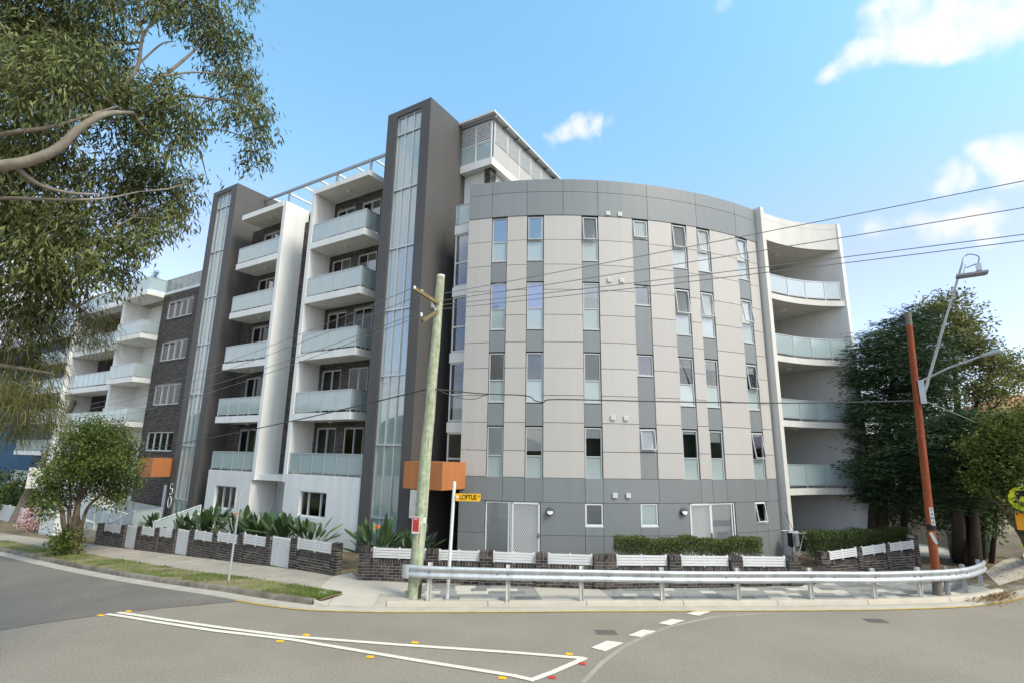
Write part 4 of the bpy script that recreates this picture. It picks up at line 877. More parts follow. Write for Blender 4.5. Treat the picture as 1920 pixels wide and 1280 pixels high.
for k in range(5): mb.wbox(27.0, 28.9, 14.0 + k * .3, 15.94, -.62 + k * .16 - .5, -.62 + (k + 1) * .16 - .001 * k)
ST = mb.build('entry_steps', 'concrete_old', BLD)
sloped_rail(ST, wpl(28.9, 13.9), wpl(28.2, 15.7), -.45, .25, .98, 2); sloped_rail(ST, wpl(27.0, 13.9), wpl(26.9, 15.7), -.45, .25, .98, 2)
# ================================================================== garden walls, gates, street furniture
def brick_set(root, bricks, cap=285):
    """bricks: (centre, size, rz). the nearest become single objects, the rest one joined part"""
    bricks = sorted(bricks, key=lambda b: math.hypot(b[0][0], b[0][1])); 
    for c, s, rz in bricks[:cap]: ubox('brick', 'brick_obj', root, c, s, rz)
    rest = bricks[cap:]
    if rest:
        mb = MB()
        for c, s, rz in rest:
            ca, sa = math.cos(rz), math.sin(rz); mb.obox(c, (ca * s[0] / 2, sa * s[0] / 2, 0), (-sa * s[1] / 2, ca * s[1] / 2, 0), (0, 0, s[2] / 2))
        mb.build('brickwork', 'brick_dark', root, kind='stuff')
BL, BH_, BG = .23, .074, .012
def run_bricks(a, b, z0, z1, face, rr, soldier=True, off=0.0):
    """courses on the street face of a straight wall run; z0/z1 may be functions of the fraction along"""
    a, b = np.array(a, float), np.array(b, float); t, n, L, rz = frame_of(a, b); out = []
    f0 = z0 if callable(z0) else (lambda u: z0); f1 = z1 if callable(z1) else (lambda u: z1)
    topz = min(f1(0), f1(1)); botz = min(f0(0), f0(1)); zt = topz - (.112 if soldier else 0); r = 0; z = zt - BH_
    while z > botz - .05:
        x = -(BL + BG) / 2 if r % 2 else 0.0; x += off
        while x < L:
            u0, u1 = max(x, 0), min(x + BL, L)
            if u1 - u0 > .03 and z + BH_ > f0((u0 + u1) / 2 / L) + .01:
                m = a + t * (u0 + u1) / 2 + n * (face + rr.uniform(-.002, .002)); out.append(((m[0], m[1], z + BH_ / 2), (u1 - u0, .03, BH_), rz))
            x += BL + BG
        z -= BH_ + BG; r += 1
    if soldier:
        k = int(L / (BH_ + BG)); st = L / max(k, 1)
        for i in range(k):
            m = a + t * (i + .5) * st + n * (face - .10); out.append(((m[0], m[1], topz - .055 + rr.uniform(-.002, .002)), (st - BG, .23, .11), rz))
    return out
def pier_bricks(c, t, n, wid, z0, z1, rr, dep=None):
    """brick skin of a pier whose street face is wid wide; c is its centre, dep its depth"""
    dep = wid if dep is None else dep; out = []; rz = math.atan2(t[1], t[0]); z = z1 - .112 - BH_; r = 0
    def split(w_, r_):
        if w_ < .30: return [(-w_ / 2, w_ / 2)] if r_ % 2 else [(-w_ / 2, -BG / 2), (BG / 2, w_ / 2)]
        return [(-w_ / 2, -w_ / 2 + BL), (-w_ / 2 + BL + BG, w_ / 2)] if r_ % 2 == 0 else [(-w_ / 2, w_ / 2 - BL - BG), (w_ / 2 - BL, w_ / 2)]
    while z > z0 - .05:
        for u0, u1 in split(wid, r):
            if u1 - u0 > .03: m = c + t * (u0 + u1) / 2 + n * (dep / 2 - .013); out.append(((m[0], m[1], z + BH_ / 2), (u1 - u0, .03, BH_), rz))
        for sd in (1, -1):
            for u0, u1 in split(dep - .035, r + 1):
                if u1 - u0 > .03: m = c + t * sd * (wid / 2 - .014) + n * ((u0 + u1) / 2 - .0155); out.append(((m[0], m[1], z + BH_ / 2), (.03, u1 - u0, BH_), rz))
        z -= BH_ + BG; r += 1
    k = max(2, int(round(wid / .105))); st = wid / k
    for i in range(k): m = c + t * (-wid / 2 + (i + .5) * st); out.append(((m[0], m[1], z1 - .055), (st - BG, dep, .11), rz))
    return out
def pier_core(mb, c, t, n, wid, dep, z0, z1): mb.obox((*c, (z0 + z1) / 2), (t[0] * (wid / 2 - .006), t[1] * (wid / 2 - .006), 0), (n[0] * (dep / 2 - .006), n[1] * (dep / 2 - .006), 0), (0, 0, (z1 - z0) / 2))
def slat_panel(root, a, b, zt, zb_, n=4, zt2=None):
    """white slatted infill between piers: posts carrying slats"""
    a, b = np.array(a, float), np.array(b, float); t, nn, L, rz = frame_of(a, b); zt2 = zt if zt2 is None else zt2; dz = zt2 - zt
    mb = MB(); H = zt - zb_
    for u in ([.03, L / 2, L - .03] if L > 1.0 else [.03, L - .03]):
        m = a + t * u; z_ = dz * u / L; mb.obox((*m, (zt + zb_) / 2 + z_ - .02), (t[0] * .022, t[1] * .022, 0), (nn[0] * .022, nn[1] * .022, 0), (0, 0, H / 2 + .045))
    P = mb.build('slat_panel', 'slat_white', root, origin=(*((a + b) / 2), zb_)); h = (H - (n - 1) * .014) / n
    for i in range(n):
        z_ = zb_ + h / 2 + i * (h + .014); c = (a + b) / 2 + nn * .034; s_ = ubox('slat', 'slat_white', P, (*c, z_ + dz / 2), (L - .01, .022, h), rz)
        s_.rotation_euler = (0, -math.atan2(dz, L), rz)
rw = random.Random(21)
# --- wall A, along the wing street (stepping down with the footpath)
WA = thing('garden_wall', wp(22, 12.5, gz(*wp(22, 12.5, 0)[:2]) + KH), 'long dark brick garden wall with white slats and gates below the white podium', 'wall')
gW = lambda s: gz(*wp(s, 12.45, 0)[:2]) + KH
wA = 12.45
piers = [(13.75, 14.33), (16.05, 16.47), (17.5, 17.86), (19.16, 19.6), (20.87, 21.27), (22.5, 22.96), (23.92, 24.27), (25.25, 25.72), (26.82, 27.28), (28.3, 28.8), (30.43, 31.2)]
gates = [(16.47, 17.5), (22.96, 23.92), (27.28, 28.3)]
tdir = -U; ndir = -Nn; allb = []
core = MB(); PF = []
for k, (a, b) in enumerate(piers):
    if k == 0: a, b, dep = 14.08, 14.36, .24
    else: a, b, dep = min(a + .12, b - .24), b, .34
    PF.append((a, b)); sm = (a + b) / 2; c = np.array(wpl(sm, wA + dep / 2)); zt = gW(sm) + .99; allb += pier_bricks(c, tdir, ndir, b - a, gW(sm) - .04, zt, rw, dep); pier_core(core, c, tdir, ndir, b - a, dep, gW(sm) - .4, zt - .012)
for (p, q) in zip(PF[:-1], PF[1:]):
    a, b = p[1], q[0]
    if any(abs(g[0] - a) < .05 for g in gates): continue
    zt = gW((a + b) / 2) + .58; core.wbox(a, b, wA + .046, wA + .26, gW(b) - .4, zt - .012)
    allb += run_bricks(wpl(b, wA + .06), wpl(a, wA + .06), lambda u, a=a, b=b: gW(b + (a - b) * u) - .04, zt, .004, rw)
    slat_panel(WA, wpl(b - .02, wA + .075), wpl(a + .02, wA + .075), gW((a + b) / 2) + .985, gW((a + b) / 2) + .66)
core.build('mortar_core', 'mortar', WA); brick_set(WA, allb)
gates = [(g[0], next(p[0] for p in PF if p[0] > g[0] + .3)) for g in gates]
for (a, b), lab in zip(gates, ['white slatted garden gate nearest the open gap in the brick wall', 'white slatted garden gate in the middle of the long brick wall', 'white slatted garden gate nearest the street tree']):
    sm = (a + b) / 2; zb_ = gW(b) + .03; zt = gW(sm) + .98; c0 = wpl(sm, wA + .12); G_ = thing('garden_gate', (*c0, zb_), lab, 'gate', 'slatted gates in the garden wall')
    mb = MB(); mb.wbox(a + .02, a + .07, wA + .09, wA + .13, zb_, zt); mb.wbox(b - .07, b - .02, wA + .09, wA + .13, zb_, zt); mb.wbox(a + .07, b - .07, wA + .092, wA + .128, zt - .04, zt - .002); mb.wbox(a + .07, b - .07, wA + .092, wA + .128, zb_ + .002, zb_ + .04); mb.build('gate_frame', 'slat_white', G_)
    n = 14; h = (zt - zb_ - .02) / n
    for i in range(n): wu('slat', 'slat_white', G_, a + .075, b - .075, wA + .07, wA + .09, zb_ + .01 + i * h, zb_ + .01 + i * h + h - .012)
    wu('latch', 'alu_grey', G_, a + .03, a + .08, wA + .05, wA + .068, zb_ + .45, zb_ + .55)
# --- wall B, curving in front of the grey facade
WBt = thing('garden_wall', (1.5, 17.1, KH), 'low dark brick wall with white slats behind the guardrail', 'wall')
azb = [-15.17, -14.08, -8.54, -7.41, -2.97, -1.75, 2.86, 4.0, 8.84, 9.95, 11.13, 16.33, 17.45, 22.05, 23.09, 27.01, 27.99]
def wb_pt(az):
    lo, hi = -8.0, 11.0; t = math.tan(math.radians(az))
    for _ in range(50):
        m = (lo + hi) / 2
        if m - ywall(m) * t < 0: lo = m
        else: hi = m
    return np.array([lo, ywall(lo)])
topB = lambda x: float(np.interp(x, [-4.7, 3, 9.3], [1.12, 1.10, 1.00]))
pb = [(0, 1), (2, 3), (4, 5), (6, 7), (8, 10), (11, 12), (13, 14), (15, 16)]; allb = []; core = MB()
for i, (a, b) in enumerate(pb):
    p, q = wb_pt(azb[a]), wb_pt(azb[b]); t, n, L, rz = frame_of(p, q); pcs = [(p, q)] if a + 1 == b else [(p, wb_pt(azb[9]) - t * .006), (wb_pt(azb[9]) + t * .006, q)]
    for (p, q) in pcs:
        t, n, L, rz = frame_of(p, q); c = (p + q) / 2 - n * L / 2; zt = topB(c[0]); allb += pier_bricks(c, t, n, L, KH, zt, rw); pier_core(core, c, t, n, L, L, KH - .2, zt - .012)
    if i < len(pb) - 1:
        p, q = wb_pt(azb[b]), wb_pt(azb[pb[i + 1][0]]); t, n, L, rz = frame_of(p, q); zt = topB((p[0] + q[0]) / 2) - .34; m = (p + q) / 2 - n * .18
        core.obox((*m, (zt + KH) / 2 - .1), (t[0] * L / 2, t[1] * L / 2, 0), (n[0] * .123, n[1] * .123, 0), (0, 0, (zt - KH) / 2 + .085)); allb += run_bricks(p - n * .07, q - n * .07, KH - .02, zt, .004, rw)
        slat_panel(WBt, p - n * .15 + t * .03, q - n * .15 - t * .03, topB(p[0]) - .005, topB(p[0]) - .30, zt2=topB(q[0]) - .005)
core.build('mortar_core', 'mortar', WBt); brick_set(WBt, allb)
# --- wall C, stepping back along the side street
WC = thing('garden_wall', (13, 19.9, KH), 'dark brick wall with three white slat panels beside the red-brown pole', 'wall')
cA, cB = np.array([10.98, 19.38]), np.array([15.5, 20.76]); azc = [29.47, 30.32, 32.33, 32.85, 34.47, 34.88, 36.38, 36.9]
def on_c(az):
    t_ = math.tan(math.radians(az)); d = cB - cA; u = (cA[1] * t_ - cA[0]) / (d[0] - d[1] * t_); return cA + d * u
topC = lambda x: float(np.interp(x, [11, 15.2], [.84, 1.12])); allb = []; core = MB()
FC = []
for i in range(4):
    p, q = on_c(azc[2 * i]), on_c(azc[2 * i + 1]); t, n, L, rz = frame_of(p, q); p = p + t * (.12 if i < 3 else .2); FC.append((p, q)); wd = np.linalg.norm(q - p); dep = .3; c = (p + q) / 2 - n * dep / 2; zt = topC(c[0]) + (.18 if i == 3 else 0); allb += pier_bricks(c, t, n, wd, KH, zt, rw, dep); pier_core(core, c, t, n, wd, dep, KH - .2, zt - .012)
for (a, b), (c, d) in zip(FC[:-1], FC[1:]):
    p, q = b, c; t, n, L, rz = frame_of(p, q); zt = topC(p[0]) - .31; m = (p + q) / 2 - n * .16
    core.obox((*m, (zt + KH) / 2 - .1), (t[0] * L / 2, t[1] * L / 2, 0), (n[0] * .123, n[1] * .123, 0), (0, 0, (zt - KH) / 2 + .085)); allb += run_bricks(p - n * .05, q - n * .05, KH - .02, zt, .004, rw)
    slat_panel(WC, p - n * .06 + t * .02, q - n * .06 - t * .02, topC(p[0]) - .005, topC(p[0]) - .28, zt2=topC(q[0]) - .005)
core.build('mortar_core', 'mortar', WC); brick_set(WC, allb)
mb = MB(); allb = []
LK = thing('low_brick_edging', (10.3, 18.6, KH), 'very low dark brick edging joining the two walls by the clothes airer', 'wall')
p, q = np.array([9.62, 17.75]), np.array([10.98, 19.2]); t, n, L, rz = frame_of(p, q); m = (p + q) / 2; mb.obox((*m, .28), (t[0] * L / 2, t[1] * L / 2, 0), (n[0] * .1, n[1] * .1, 0), (0, 0, .17)); mb.build('mortar_core', 'mortar', LK); brick_set(LK, run_bricks(p + n * .1, q + n * .1, KH - .02, .47, .004, rw), 60)

# --- guardrail
GR = thing('guardrail', (6, 15.9, KH), 'galvanised W-beam guardrail on short white posts along the corner kerb', 'guardrail')
gl = [(-2.75, 15.28), (-2.35, 15.20), (-1.6, 15.20), (0, 15.27), (2.05, 15.45), (4.35, 15.62), (6.56, 15.78), (8.76, 16.0), (10.7, 16.16), (12.26, 16.45), (13.3, 16.72), (14.3, 17.15), (15.3, 17.85), (15.85, 18.35)]
gpts = [np.array(q) for q in bez([(x, y, float(np.interp(x, [-2.8, 4, 16], [1.055, .93, .87]))) for x, y in gl], 6)]
prof = [(.012, 0), (.045, -.008), (.07, -.045), (.07, -.095), (.032, -.135), (.032, -.185), (.07, -.225), (.07, -.275), (.045, -.312), (.012, -.32)]
V = []; k = len(prof); gt = [gpts[min(i + 1, len(gpts) - 1)] - gpts[max(i - 1, 0)] for i in range(len(gpts))]
for layer in (0, 1):
    for p, t in zip(gpts, gt):
        n = np.array([t[1], -t[0]]); n = n / np.linalg.norm(n)
        for o_, z_ in prof: V.append((p[0] + n[0] * (o_ - .004 * layer), p[1] + n[1] * (o_ - .004 * layer), p[2] + z_))
m_ = len(gpts); Fq = [(i * k + j, (i + 1) * k + j, (i + 1) * k + j + 1, i * k + j + 1) for i in range(m_ - 1) for j in range(k - 1)]; Fq += [tuple(x + m_ * k for x in q[::-1]) for q in Fq]
o = mesh_np('w_beam', V, Fq, 'galv', GR); o.data.polygons.foreach_set('use_smooth', [True] * len(o.data.polygons))
mb = MB(); p0 = gpts[0]                                  # rounded end wrap round the timber pole
for zz in (0,):
    ringp = [(p0[0] + .02, p0[1] - .075), (p0[0] - .06, p0[1] - .08), (p0[0] - .14, p0[1] - .06), (p0[0] - .19, p0[1] + .0), (p0[0] - .19, p0[1] + .1)]
    mb.add([(x, y, p0[2] + .015) for x, y in ringp] + [(x, y, p0[2] - .335) for x, y in ringp] + [(x, y + .006, p0[2] + .015) for x, y in ringp] + [(x, y + .006, p0[2] - .335) for x, y in ringp], [(i, i + 1, i + 6, i + 5) for i in range(4)] + [(i + 10, i + 15, i + 16, i + 11) for i in range(4)])
recalc(mb.build('end_terminal', 'galv', GR))
posts = [(-2.14, 15.38), (-.1, 15.38), (2.05, 15.6), (4.35, 15.76), (6.56, 15.92), (8.76, 16.14), (10.71, 16.34), (12.26, 16.62), (13.25, 16.9), (14.15, 17.22), (15.35, 18.02)]
for i, (x, y) in enumerate(posts):
    j = int(np.argmin([math.hypot(p[0] - x, p[1] - y) for p in gpts])); t = gt[j]; rz = math.atan2(t[1], t[0]); zt = gpts[j][2] + .06; n = np.array([t[1], -t[0]]) / np.linalg.norm(t[:2]); c = gpts[j][:2] - n * .07
    mb = MB(); ca, sa = math.cos(rz), math.sin(rz); T_ = np.array([ca, sa, 0]); N_ = np.array([-sa, ca, 0]); H = zt - KH + .03; cz = (zt + KH) / 2
    mb.obox((*c, cz), T_ * .055, N_ * .004, (0, 0, H / 2)); mb.obox(np.array([*c, cz]) + T_ * .05, T_ * .004, N_ * .05, (0, 0, H / 2)); mb.obox(np.array([*c, cz]) - T_ * .05, T_ * .004, N_ * .05, (0, 0, H / 2))
    mb.obox(np.array([*(gpts[j][:2] - n * .03), gpts[j][2] - .16]), T_ * .05, N_ * .03, (0, 0, .16)); P_ = mb.build('post', 'galv_white' if i < 8 else 'galv', GR, origin=(*c, KH))
    for dz in (-.16,):
        b = MB(); q = np.array([gpts[j][0] + n[0] * .03, gpts[j][1] + n[1] * .03, gpts[j][2] + dz]); b.tube([q, q + np.array([n[0], n[1], 0]) * .02], .018, 8); b.build('bolt', 'steel_dark', P_)
for i in range(8, m_ - 8, 9):
    q = gpts[i]; t = gt[i]; n = np.array([t[1], -t[0]]) / np.linalg.norm(t[:2]); b = MB(); b.tube([(q[0] + n[0] * .03, q[1] + n[1] * .03, q[2] - .16), (q[0] + n[0] * .045, q[1] + n[1] * .045, q[2] - .16)], .02, 6); b.build('bolt', 'steel_dark', GR)

# --- green treated timber pole (left)
PLB = np.array([-2.61, 15.56, KH]); PLT = np.array([-2.30, 15.66, 9.55]); axp = lambda z: PLB + (PLT - PLB) * (z - KH) / (PLT[2] - KH)
GPole = thing('utility_pole', PLB, 'pale green timber power pole wrapped by the guardrail end', 'pole')
rp = random.Random(4); mb = MB(); zz = np.linspace(KH - .05, 9.55, 16); mb.tube([axp(z) + np.array([rp.uniform(-.012, .012), rp.uniform(-.012, .012), 0]) for z in zz], [.19 - .062 * (z / 9.5) + rp.uniform(-.004, .004) for z in zz], 18); mb.build('pole_shaft', 'pole_green', GPole, smooth=False)
mb = MB(); mb.tube([axp(9.53), axp(9.60)], [.137, .12], 16); mb.build('pole_cap', 'galv_white', GPole)
mb = MB(); mb.tube([axp(KH + .01), axp(.45), axp(.68)], [.196, .194, .188], 18, cap=False); mb.v = [(x, y, z if z < .5 else .5 + .25 * abs(math.sin(3 * math.atan2(y - 15.6, x + 2.6)))) for x, y, z in mb.v]; mb.build('damp_stain', 'pole_stain', GPole)
for k in range(9):
    z_ = rp.uniform(1.2, 9.2); a_ = rp.uniform(3.6, 5.6); L_ = rp.uniform(.25, .8); r_ = .19 - .062 * z_ / 9.5 + .001; d_ = np.array([math.cos(a_) * r_, math.sin(a_) * r_, 0]); mb = MB(); mb.seg(axp(z_) + d_, axp(z_ + L_) + d_ * .985, .004, .003, up=(math.cos(a_), math.sin(a_), 0)); mb.build('timber_split', 'pole_stain', GPole)
a1 = np.array([-2.98, 15.05, 8.93]); mb = MB(); mb.seg(axp(8.62) + [.02, -.1, 0], a1, .045, .05); mb.build('crossarm', 'timber', GPole)
mb = MB(); mb.seg(axp(8.35) + [0, -.16, 0], np.array([-2.72, 15.1, 7.95]), .055, .045); mb.build('crossarm', 'timber', GPole)
mb = MB(); mb.seg(axp(8.32) + [0, -.14, 0], a1 + (axp(8.62) - a1) * .6, .012, .012); mb.build('arm_brace', 'galv', GPole)
for q in (a1, a1 * .7 + axp(8.7) * .3, axp(8.5) + [-.16, -.14, 0], np.array([-2.74, 15.1, 8.1])):
    mb = MB(); mb.tube([q + [0, 0, -.02], q + [-.02, .02, .07], q + [-.04, .04, .1]], [.03, .04, .02], 8); mb.build('insulator', 'sign_white', GPole)
def flat_sign(name, P, t, w, h, mface, mback, parent, corner=.02):
    t = np.array([t[0], t[1], 0]) / np.linalg.norm(t); n = np.array([t[1], -t[0], 0]); P = np.array(P, float); mb = MB()
    q = [];
    for cx, cz, a0 in ((w / 2 - corner, h / 2 - corner, 0), (-w / 2 + corner, h / 2 - corner, 90), (-w / 2 + corner, -h / 2 + corner, 180), (w / 2 - corner, -h / 2 + corner, 270)):
        for k in range(4): a = math.radians(a0 + k * 30); q.append((cx + corner * math.cos(a), cz + corner * math.sin(a)))
    K = len(q); V = [P + t * a + np.array([0, 0, b]) + n * .002 for a, b in q] + [P + t * a + np.array([0, 0, b]) - n * .002 for a, b in q]
    mb.add(V, [tuple(range(K)), tuple(range(K, 2 * K))[::-1]] + [(i, i + K, (i + 1) % K + K, (i + 1) % K) for i in range(K)]); return recalc(mb.build(name, mface, parent, origin=P)), t, n
# no stopping sign on the pole
c = axp(2.08) + np.array([-.09, -.205, 0]); NS = thing('no_stopping_sign', c, 'small red and white no stopping sign fixed on the pale green pole', 'sign')
tS = np.array([1, -.28]); bd, t, n = flat_sign('sign_plate', c, tS, .235, .46, 'sign_white', 'alu_grey', NS)
flat_sign('red_field', c + n * .004 + [0, 0, -.045], tS, .19, .26, 'sign_red', 'sign_red', NS, .008); flat_sign('red_header', c + n * .004 + [0, 0, .15], tS, .20, .12, 'sign_red', 'sign_red', NS, .008)
rzS = math.atan2(tS[1], tS[0])
text_part('sign_text', 'NO', 'sign_white', NS, c + n * .007 + [0, 0, .165], .085, (math.radians(90), 0, rzS)); text_part('sign_text', 'STOPPING', 'sign_red', NS, c + n * .007 + [0, 0, .062], .05, (math.radians(90), 0, rzS), .8)
ubox('sign_bracket', 'galv', NS, c - n * .02, (.05, .05, .3), rzS)
sb = axp(2.2) + np.array([.14, -.14, 0]); SK = thing('pole_tag', sb, 'tiny pale plate beside the no stopping sign on the green pole', 'plate'); flat_sign('tag_plate', sb, (1, .2), .08, .16, 'sign_white', 'sign_white', SK, .01)
c = axp(2.62) + np.array([-.22, .05, 0]); TP = thing('sign_back', c, 'grey back of a sign plate behind the green pole', 'sign'); flat_sign('plate', c, (.8, -.6), .42, .80, 'galv_white', 'galv', TP, .03); ubox('bracket', 'galv', TP, c + [.08, 0, 0], (.2, .04, .04))
# street name sign
LS = thing('street_name_sign', (-1.66, 15.5, KH), 'white post with yellow street name blade lettered LOFTUS', 'street sign')
ltop = np.array([-1.60, 15.5, 3.26]); mb = MB(); mb.tube([(-1.68, 15.5, KH - .05), ltop], .048, 14); mb.tube([ltop, ltop + [0, 0, .02]], [.05, .03], 14); mb.build('post', 'sign_white', LS)
tl = np.array([1.0, .0]); c = np.array([-1.60 + .05 + .36, 15.44, 2.85]); bl, t, n = flat_sign('sign_blade', c, tl, .72, .21, 'sign_yellow', 'sign_yellow', LS, .012)
text_part('sign_text', 'LOFTUS', 'black', LS, c + n * .006 + [.0, 0, -.002], .19, (math.radians(90), 0, 0), .72, bold=.004); text_part('sign_text', 'CR', 'black', LS, c + n * .006 + [.31, 0, .03], .06, (math.radians(90), 0, 0), .8)
mb = MB(); mb.tube([c + n * .003 + [-.31, 0, .01], c + n * .007 + [-.31, 0, .01]], .035, 12); mb.build('council_emblem', 'sign_white', LS)
mb = MB(); mb.seg(ltop + [.03, -.03, -.62], ltop + [.03, -.03, -.15], .012, .012); mb.build('blade_bracket', 'black', LS)
mb = MB(); mb.tube(bez([ltop + [.03, -.02, -.28], ltop + [.15, -.02, -.38], ltop + [.35, -.04, -.30], ltop + [.6, -.04, -.33]], 4), .008, 5); mb.build('hanger_wire', 'black', LS)
# no stopping post on the left verge
NP = thing('no_stopping_post', (-8.67, 17.25, gz(-8.67, 17.25) + KH), 'thin galvanised post with narrow red and white sign on the grass verge', 'sign')
mb = MB(); mb.tube([(-8.67, 17.25, .0), (-8.62, 17.25, 2.76)], .03, 10); mb.build('post', 'galv', NP)
c = np.array([-8.73, 17.22, 2.5]); tN = np.array([.35, -.94]); flat_sign('sign_plate', c, tN, .23, .45, 'sign_white', 'galv', NP); nN = np.array([tN[1], -tN[0], 0]); flat_sign('red_field', c + nN * .004 + [0, 0, -.05], tN, .17, .25, 'sign_red', 'sign_red', NP, .008); flat_sign('red_header', c + nN * .004 + [0, 0, .15], tN, .18, .1, 'sign_red', 'sign_red', NP, .008)
# --- red-brown pole with two lamps (right)
PRB = np.array([12.97, 16.78, KH]); PRT = pd(1702, 586, 21.35); axr = lambda z: PRB + (PRT - PRB) * (z - KH) / (PRT[2] - KH)
RP = thing('lamp_pole', PRB, 'red-brown timber pole with two street lamp arms at the right end of the guardrail', 'pole')
zz = np.linspace(KH + .75, PRT[2] - .45, 12); mb = MB(); mb.tube([axr(z) for z in zz], [.122 - .034 * z / 9 for z in zz], 16); mb.build('pole_shaft', 'pole_red', RP)
mb = MB(); mb.tube([axr(KH - .05), axr(KH + .75)], [.130, .123], 16); mb.build('pole_foot', 'pole_grey', RP); mb = MB(); mb.tube([axr(PRT[2] - .45), PRT], [.091, .093], 14); mb.build('pole_top', 'pole_grey', RP)
mb = MB(); mb.tube([axr(2.0), axr(2.16)], .119, 16); mb.build('pole_band', 'black', RP)
def vtag(z0, z1, w, txt):
    m = axr((z0 + z1) / 2) + np.array([-.02, -.125, 0]); o, t, n = flat_sign('pole_label', m, (1, -.75), w, z1 - z0, 'sign_white', 'sign_white', RP, .006)
    for k, ch in enumerate(txt): text_part('label_text', ch, 'black', RP, m + n * .005 + [0, 0, (z1 - z0) * (.36 - .24 * k)], .12, (math.radians(90), 0, math.atan2(-.75, 1)))
vtag(2.15, 2.68, .10, 'S4M9'); m = axr(1.78) + np.array([-.05, -.128, 0]); o, t, n = flat_sign('loose_label', m, (1, -.75), .09, .36, 'sign_white', 'sign_white', RP, .006); o.rotation_euler = (0, math.radians(-22), 0)
A0 = axr(6.05) + np.array([.12, -.1, 0]); A1 = pd(1808, 482, 20.2); P_ = bez([A0, A0 * .5 + A1 * .5 + np.array([0, 0, .03]), A1], 6); mb = MB(); mb.tube(P_, [.042] * 7 + [.03] * 6, 10); mb.build('lamp_arm', 'galv', RP, smooth=True)
LH = pd(1822, 515, 20.0); mb = MB(); dx = np.array([.80, -.6, .0]) ; dy = np.array([.6, .8, 0]); mb.obox(LH, dx * .36, dy * .17, (0, 0, .03)); mb.obox(LH + [0, 0, -.04], dx * .30, dy * .13, (0, 0, .015)); mb.build('flood_lamp', 'alu_grey', RP)
mb = MB(); mb.tube(bez([A1, A1 + dx * .12 + [0, 0, .06], A1 + dx * .32 + [0, 0, -.06], LH + dx * .18 + [0, 0, .3]], 5), .014, 6); mb.build('lamp_cable', 'cable', RP)
mb = MB(); mb.obox(LH + dx * .18 + [0, 0, .20], dx * .06, dy * .06, (0, 0, .11)); mb.seg(LH + dx * -.2, A1 + [0, 0, -.25], .012, .012); mb.seg(A1 + [0, 0, -.35], LH + dx * .12 + [0, 0, .3], .014, .014); mb.seg(LH + dx * .12 + [0, 0, .3], LH + dx * .12, .014, .014); mb.build('lamp_bracket', 'galv', RP)
B0 = axr(6.6) + np.array([.12, -.05, 0]); B1 = pd(1838, 668, 20.4); B2 = pd(1879, 656, 20.0); mb = MB(); mb.tube([B0, B0 * .5 + B1 * .5 + np.array([0, 0, .05]), B1], [.034, .03, .028], 10); mb.build('lamp_arm', 'galv', RP)
d = B2 - B1; mb = MB(); mb.tube([B1, B1 + d * .2, B1 + d * .6, B1 + d * .95, B2], [.03, .055, .068, .06, .025], 12); mb.v = [(x, y, z) for x, y, z in mb.v]; mb.build('street_lamp_head', 'galv', RP, smooth=True)
mb = MB(); c = axr(6.25) + np.array([.08, -.15, 0]); mb.obox(c, (.06, -.05, 0), (.03, .04, 0), (0, 0, .38)); mb.build('arm_clamp', 'galv', RP)
# --- cables
def cable(a, b, sag, r, m, label, n=24):
    a, b = np.array(a, float), np.array(b, float); P = [a + (b - a) * t - np.array([0, 0, sag * 4 * t * (1 - t)]) for t in np.linspace(0, 1, n)]; mb = MB(); mb.tube(P, r, 6); o = mb.build('overhead_cable', m); tag(o, label, 'cable', 'overhead cables'); return o
dR = np.array([.8554, -.5179])
for i, ((px, py), (qx, qy), lab) in enumerate(zip([(833, 551), (833, 564), (832, 572), (832, 580)], [(1920, 328), (1920, 375), (1920, 422), (1920, 431)], ['topmost power line crossing from the green pole to the upper right', 'second power line from the top, right of the green pole', 'third power line, upper of the close pair on the right', 'lowest power line of the four running right from the green pole'])):
    st = axp(pd(px, py, 15.8)[2]) + np.array([.13, -.02, 0]); d = ray(qx, qy); k = d[0] / d[1]
    t = (k * st[1] - st[0]) / (dR[0] - k * dR[1]); x, y = st[0] + dR[0] * t, st[1] + dR[1] * t; z = CAM_H + d[2] / d[1] * y; sl = (z - st[2]) / t
    cable(st, (st[0] + dR[0] * 30, st[1] + dR[1] * 30, st[2] + sl * 30 ), .12 + .03 * i, .0095, 'cable_grey', lab)
FPB = gp(24, 979, .1)                                    # far pole on the left
for i, (q, zf, lab) in enumerate(zip([a1 + [0, 0, .06], a1 * .65 + axp(8.7) * .35, axp(8.5) + [-.16, -.14, 0], np.array([-2.76, 15.1, 8.12])], [6.9, 6.6, 6.3, 5.9], ['topmost power line running left from the end of the timber crossarm', 'second power line running left from the timber crossarm', 'third power line running left, starting at the pole bracket', 'lowest power line running left from the hanging crossarm'])):
    cable(q, (FPB[0] + 2 - .2 * i, FPB[1], zf), .55 + .1 * i, .010, 'cable_grey', lab, 40)
tl = axp(5.95)
cable(tl + [-.15, -.05, 0], (FPB[0] + 1.6, FPB[1], 3.2), .5, .02, 'cable', 'lower thick black cable running left from the green pole', 40)
TR = axr(5.97)
P_ = bez([tl + [.13, -.12, .0], pd(900, 737, 15.75), pd(985, 741, 15.8), pd(1003, 750, 15.8), pd(1020, 753, 15.85), pd(1045, 748, 15.9), pd(1240, 752, 16.9), pd(1500, 755, 19.2), TR + [-.15, -.05, 0]], 5)
mb = MB(); mb.tube(P_, .019, 6); tag(mb.build('overhead_cable', 'cable'), 'black bundled telecom cable strung between the two street poles', 'cable', 'overhead cables')
P_ = bez([tl + [.13, -.13, .02], pd(850, 742, 15.7), pd(885, 748, 15.75), pd(915, 738, 15.8)], 5); mb = MB(); mb.tube(P_, .012, 6); tag(mb.build('overhead_cable', 'cable'), 'short slack loop of cable right of the green pole', 'cable', 'overhead cables')
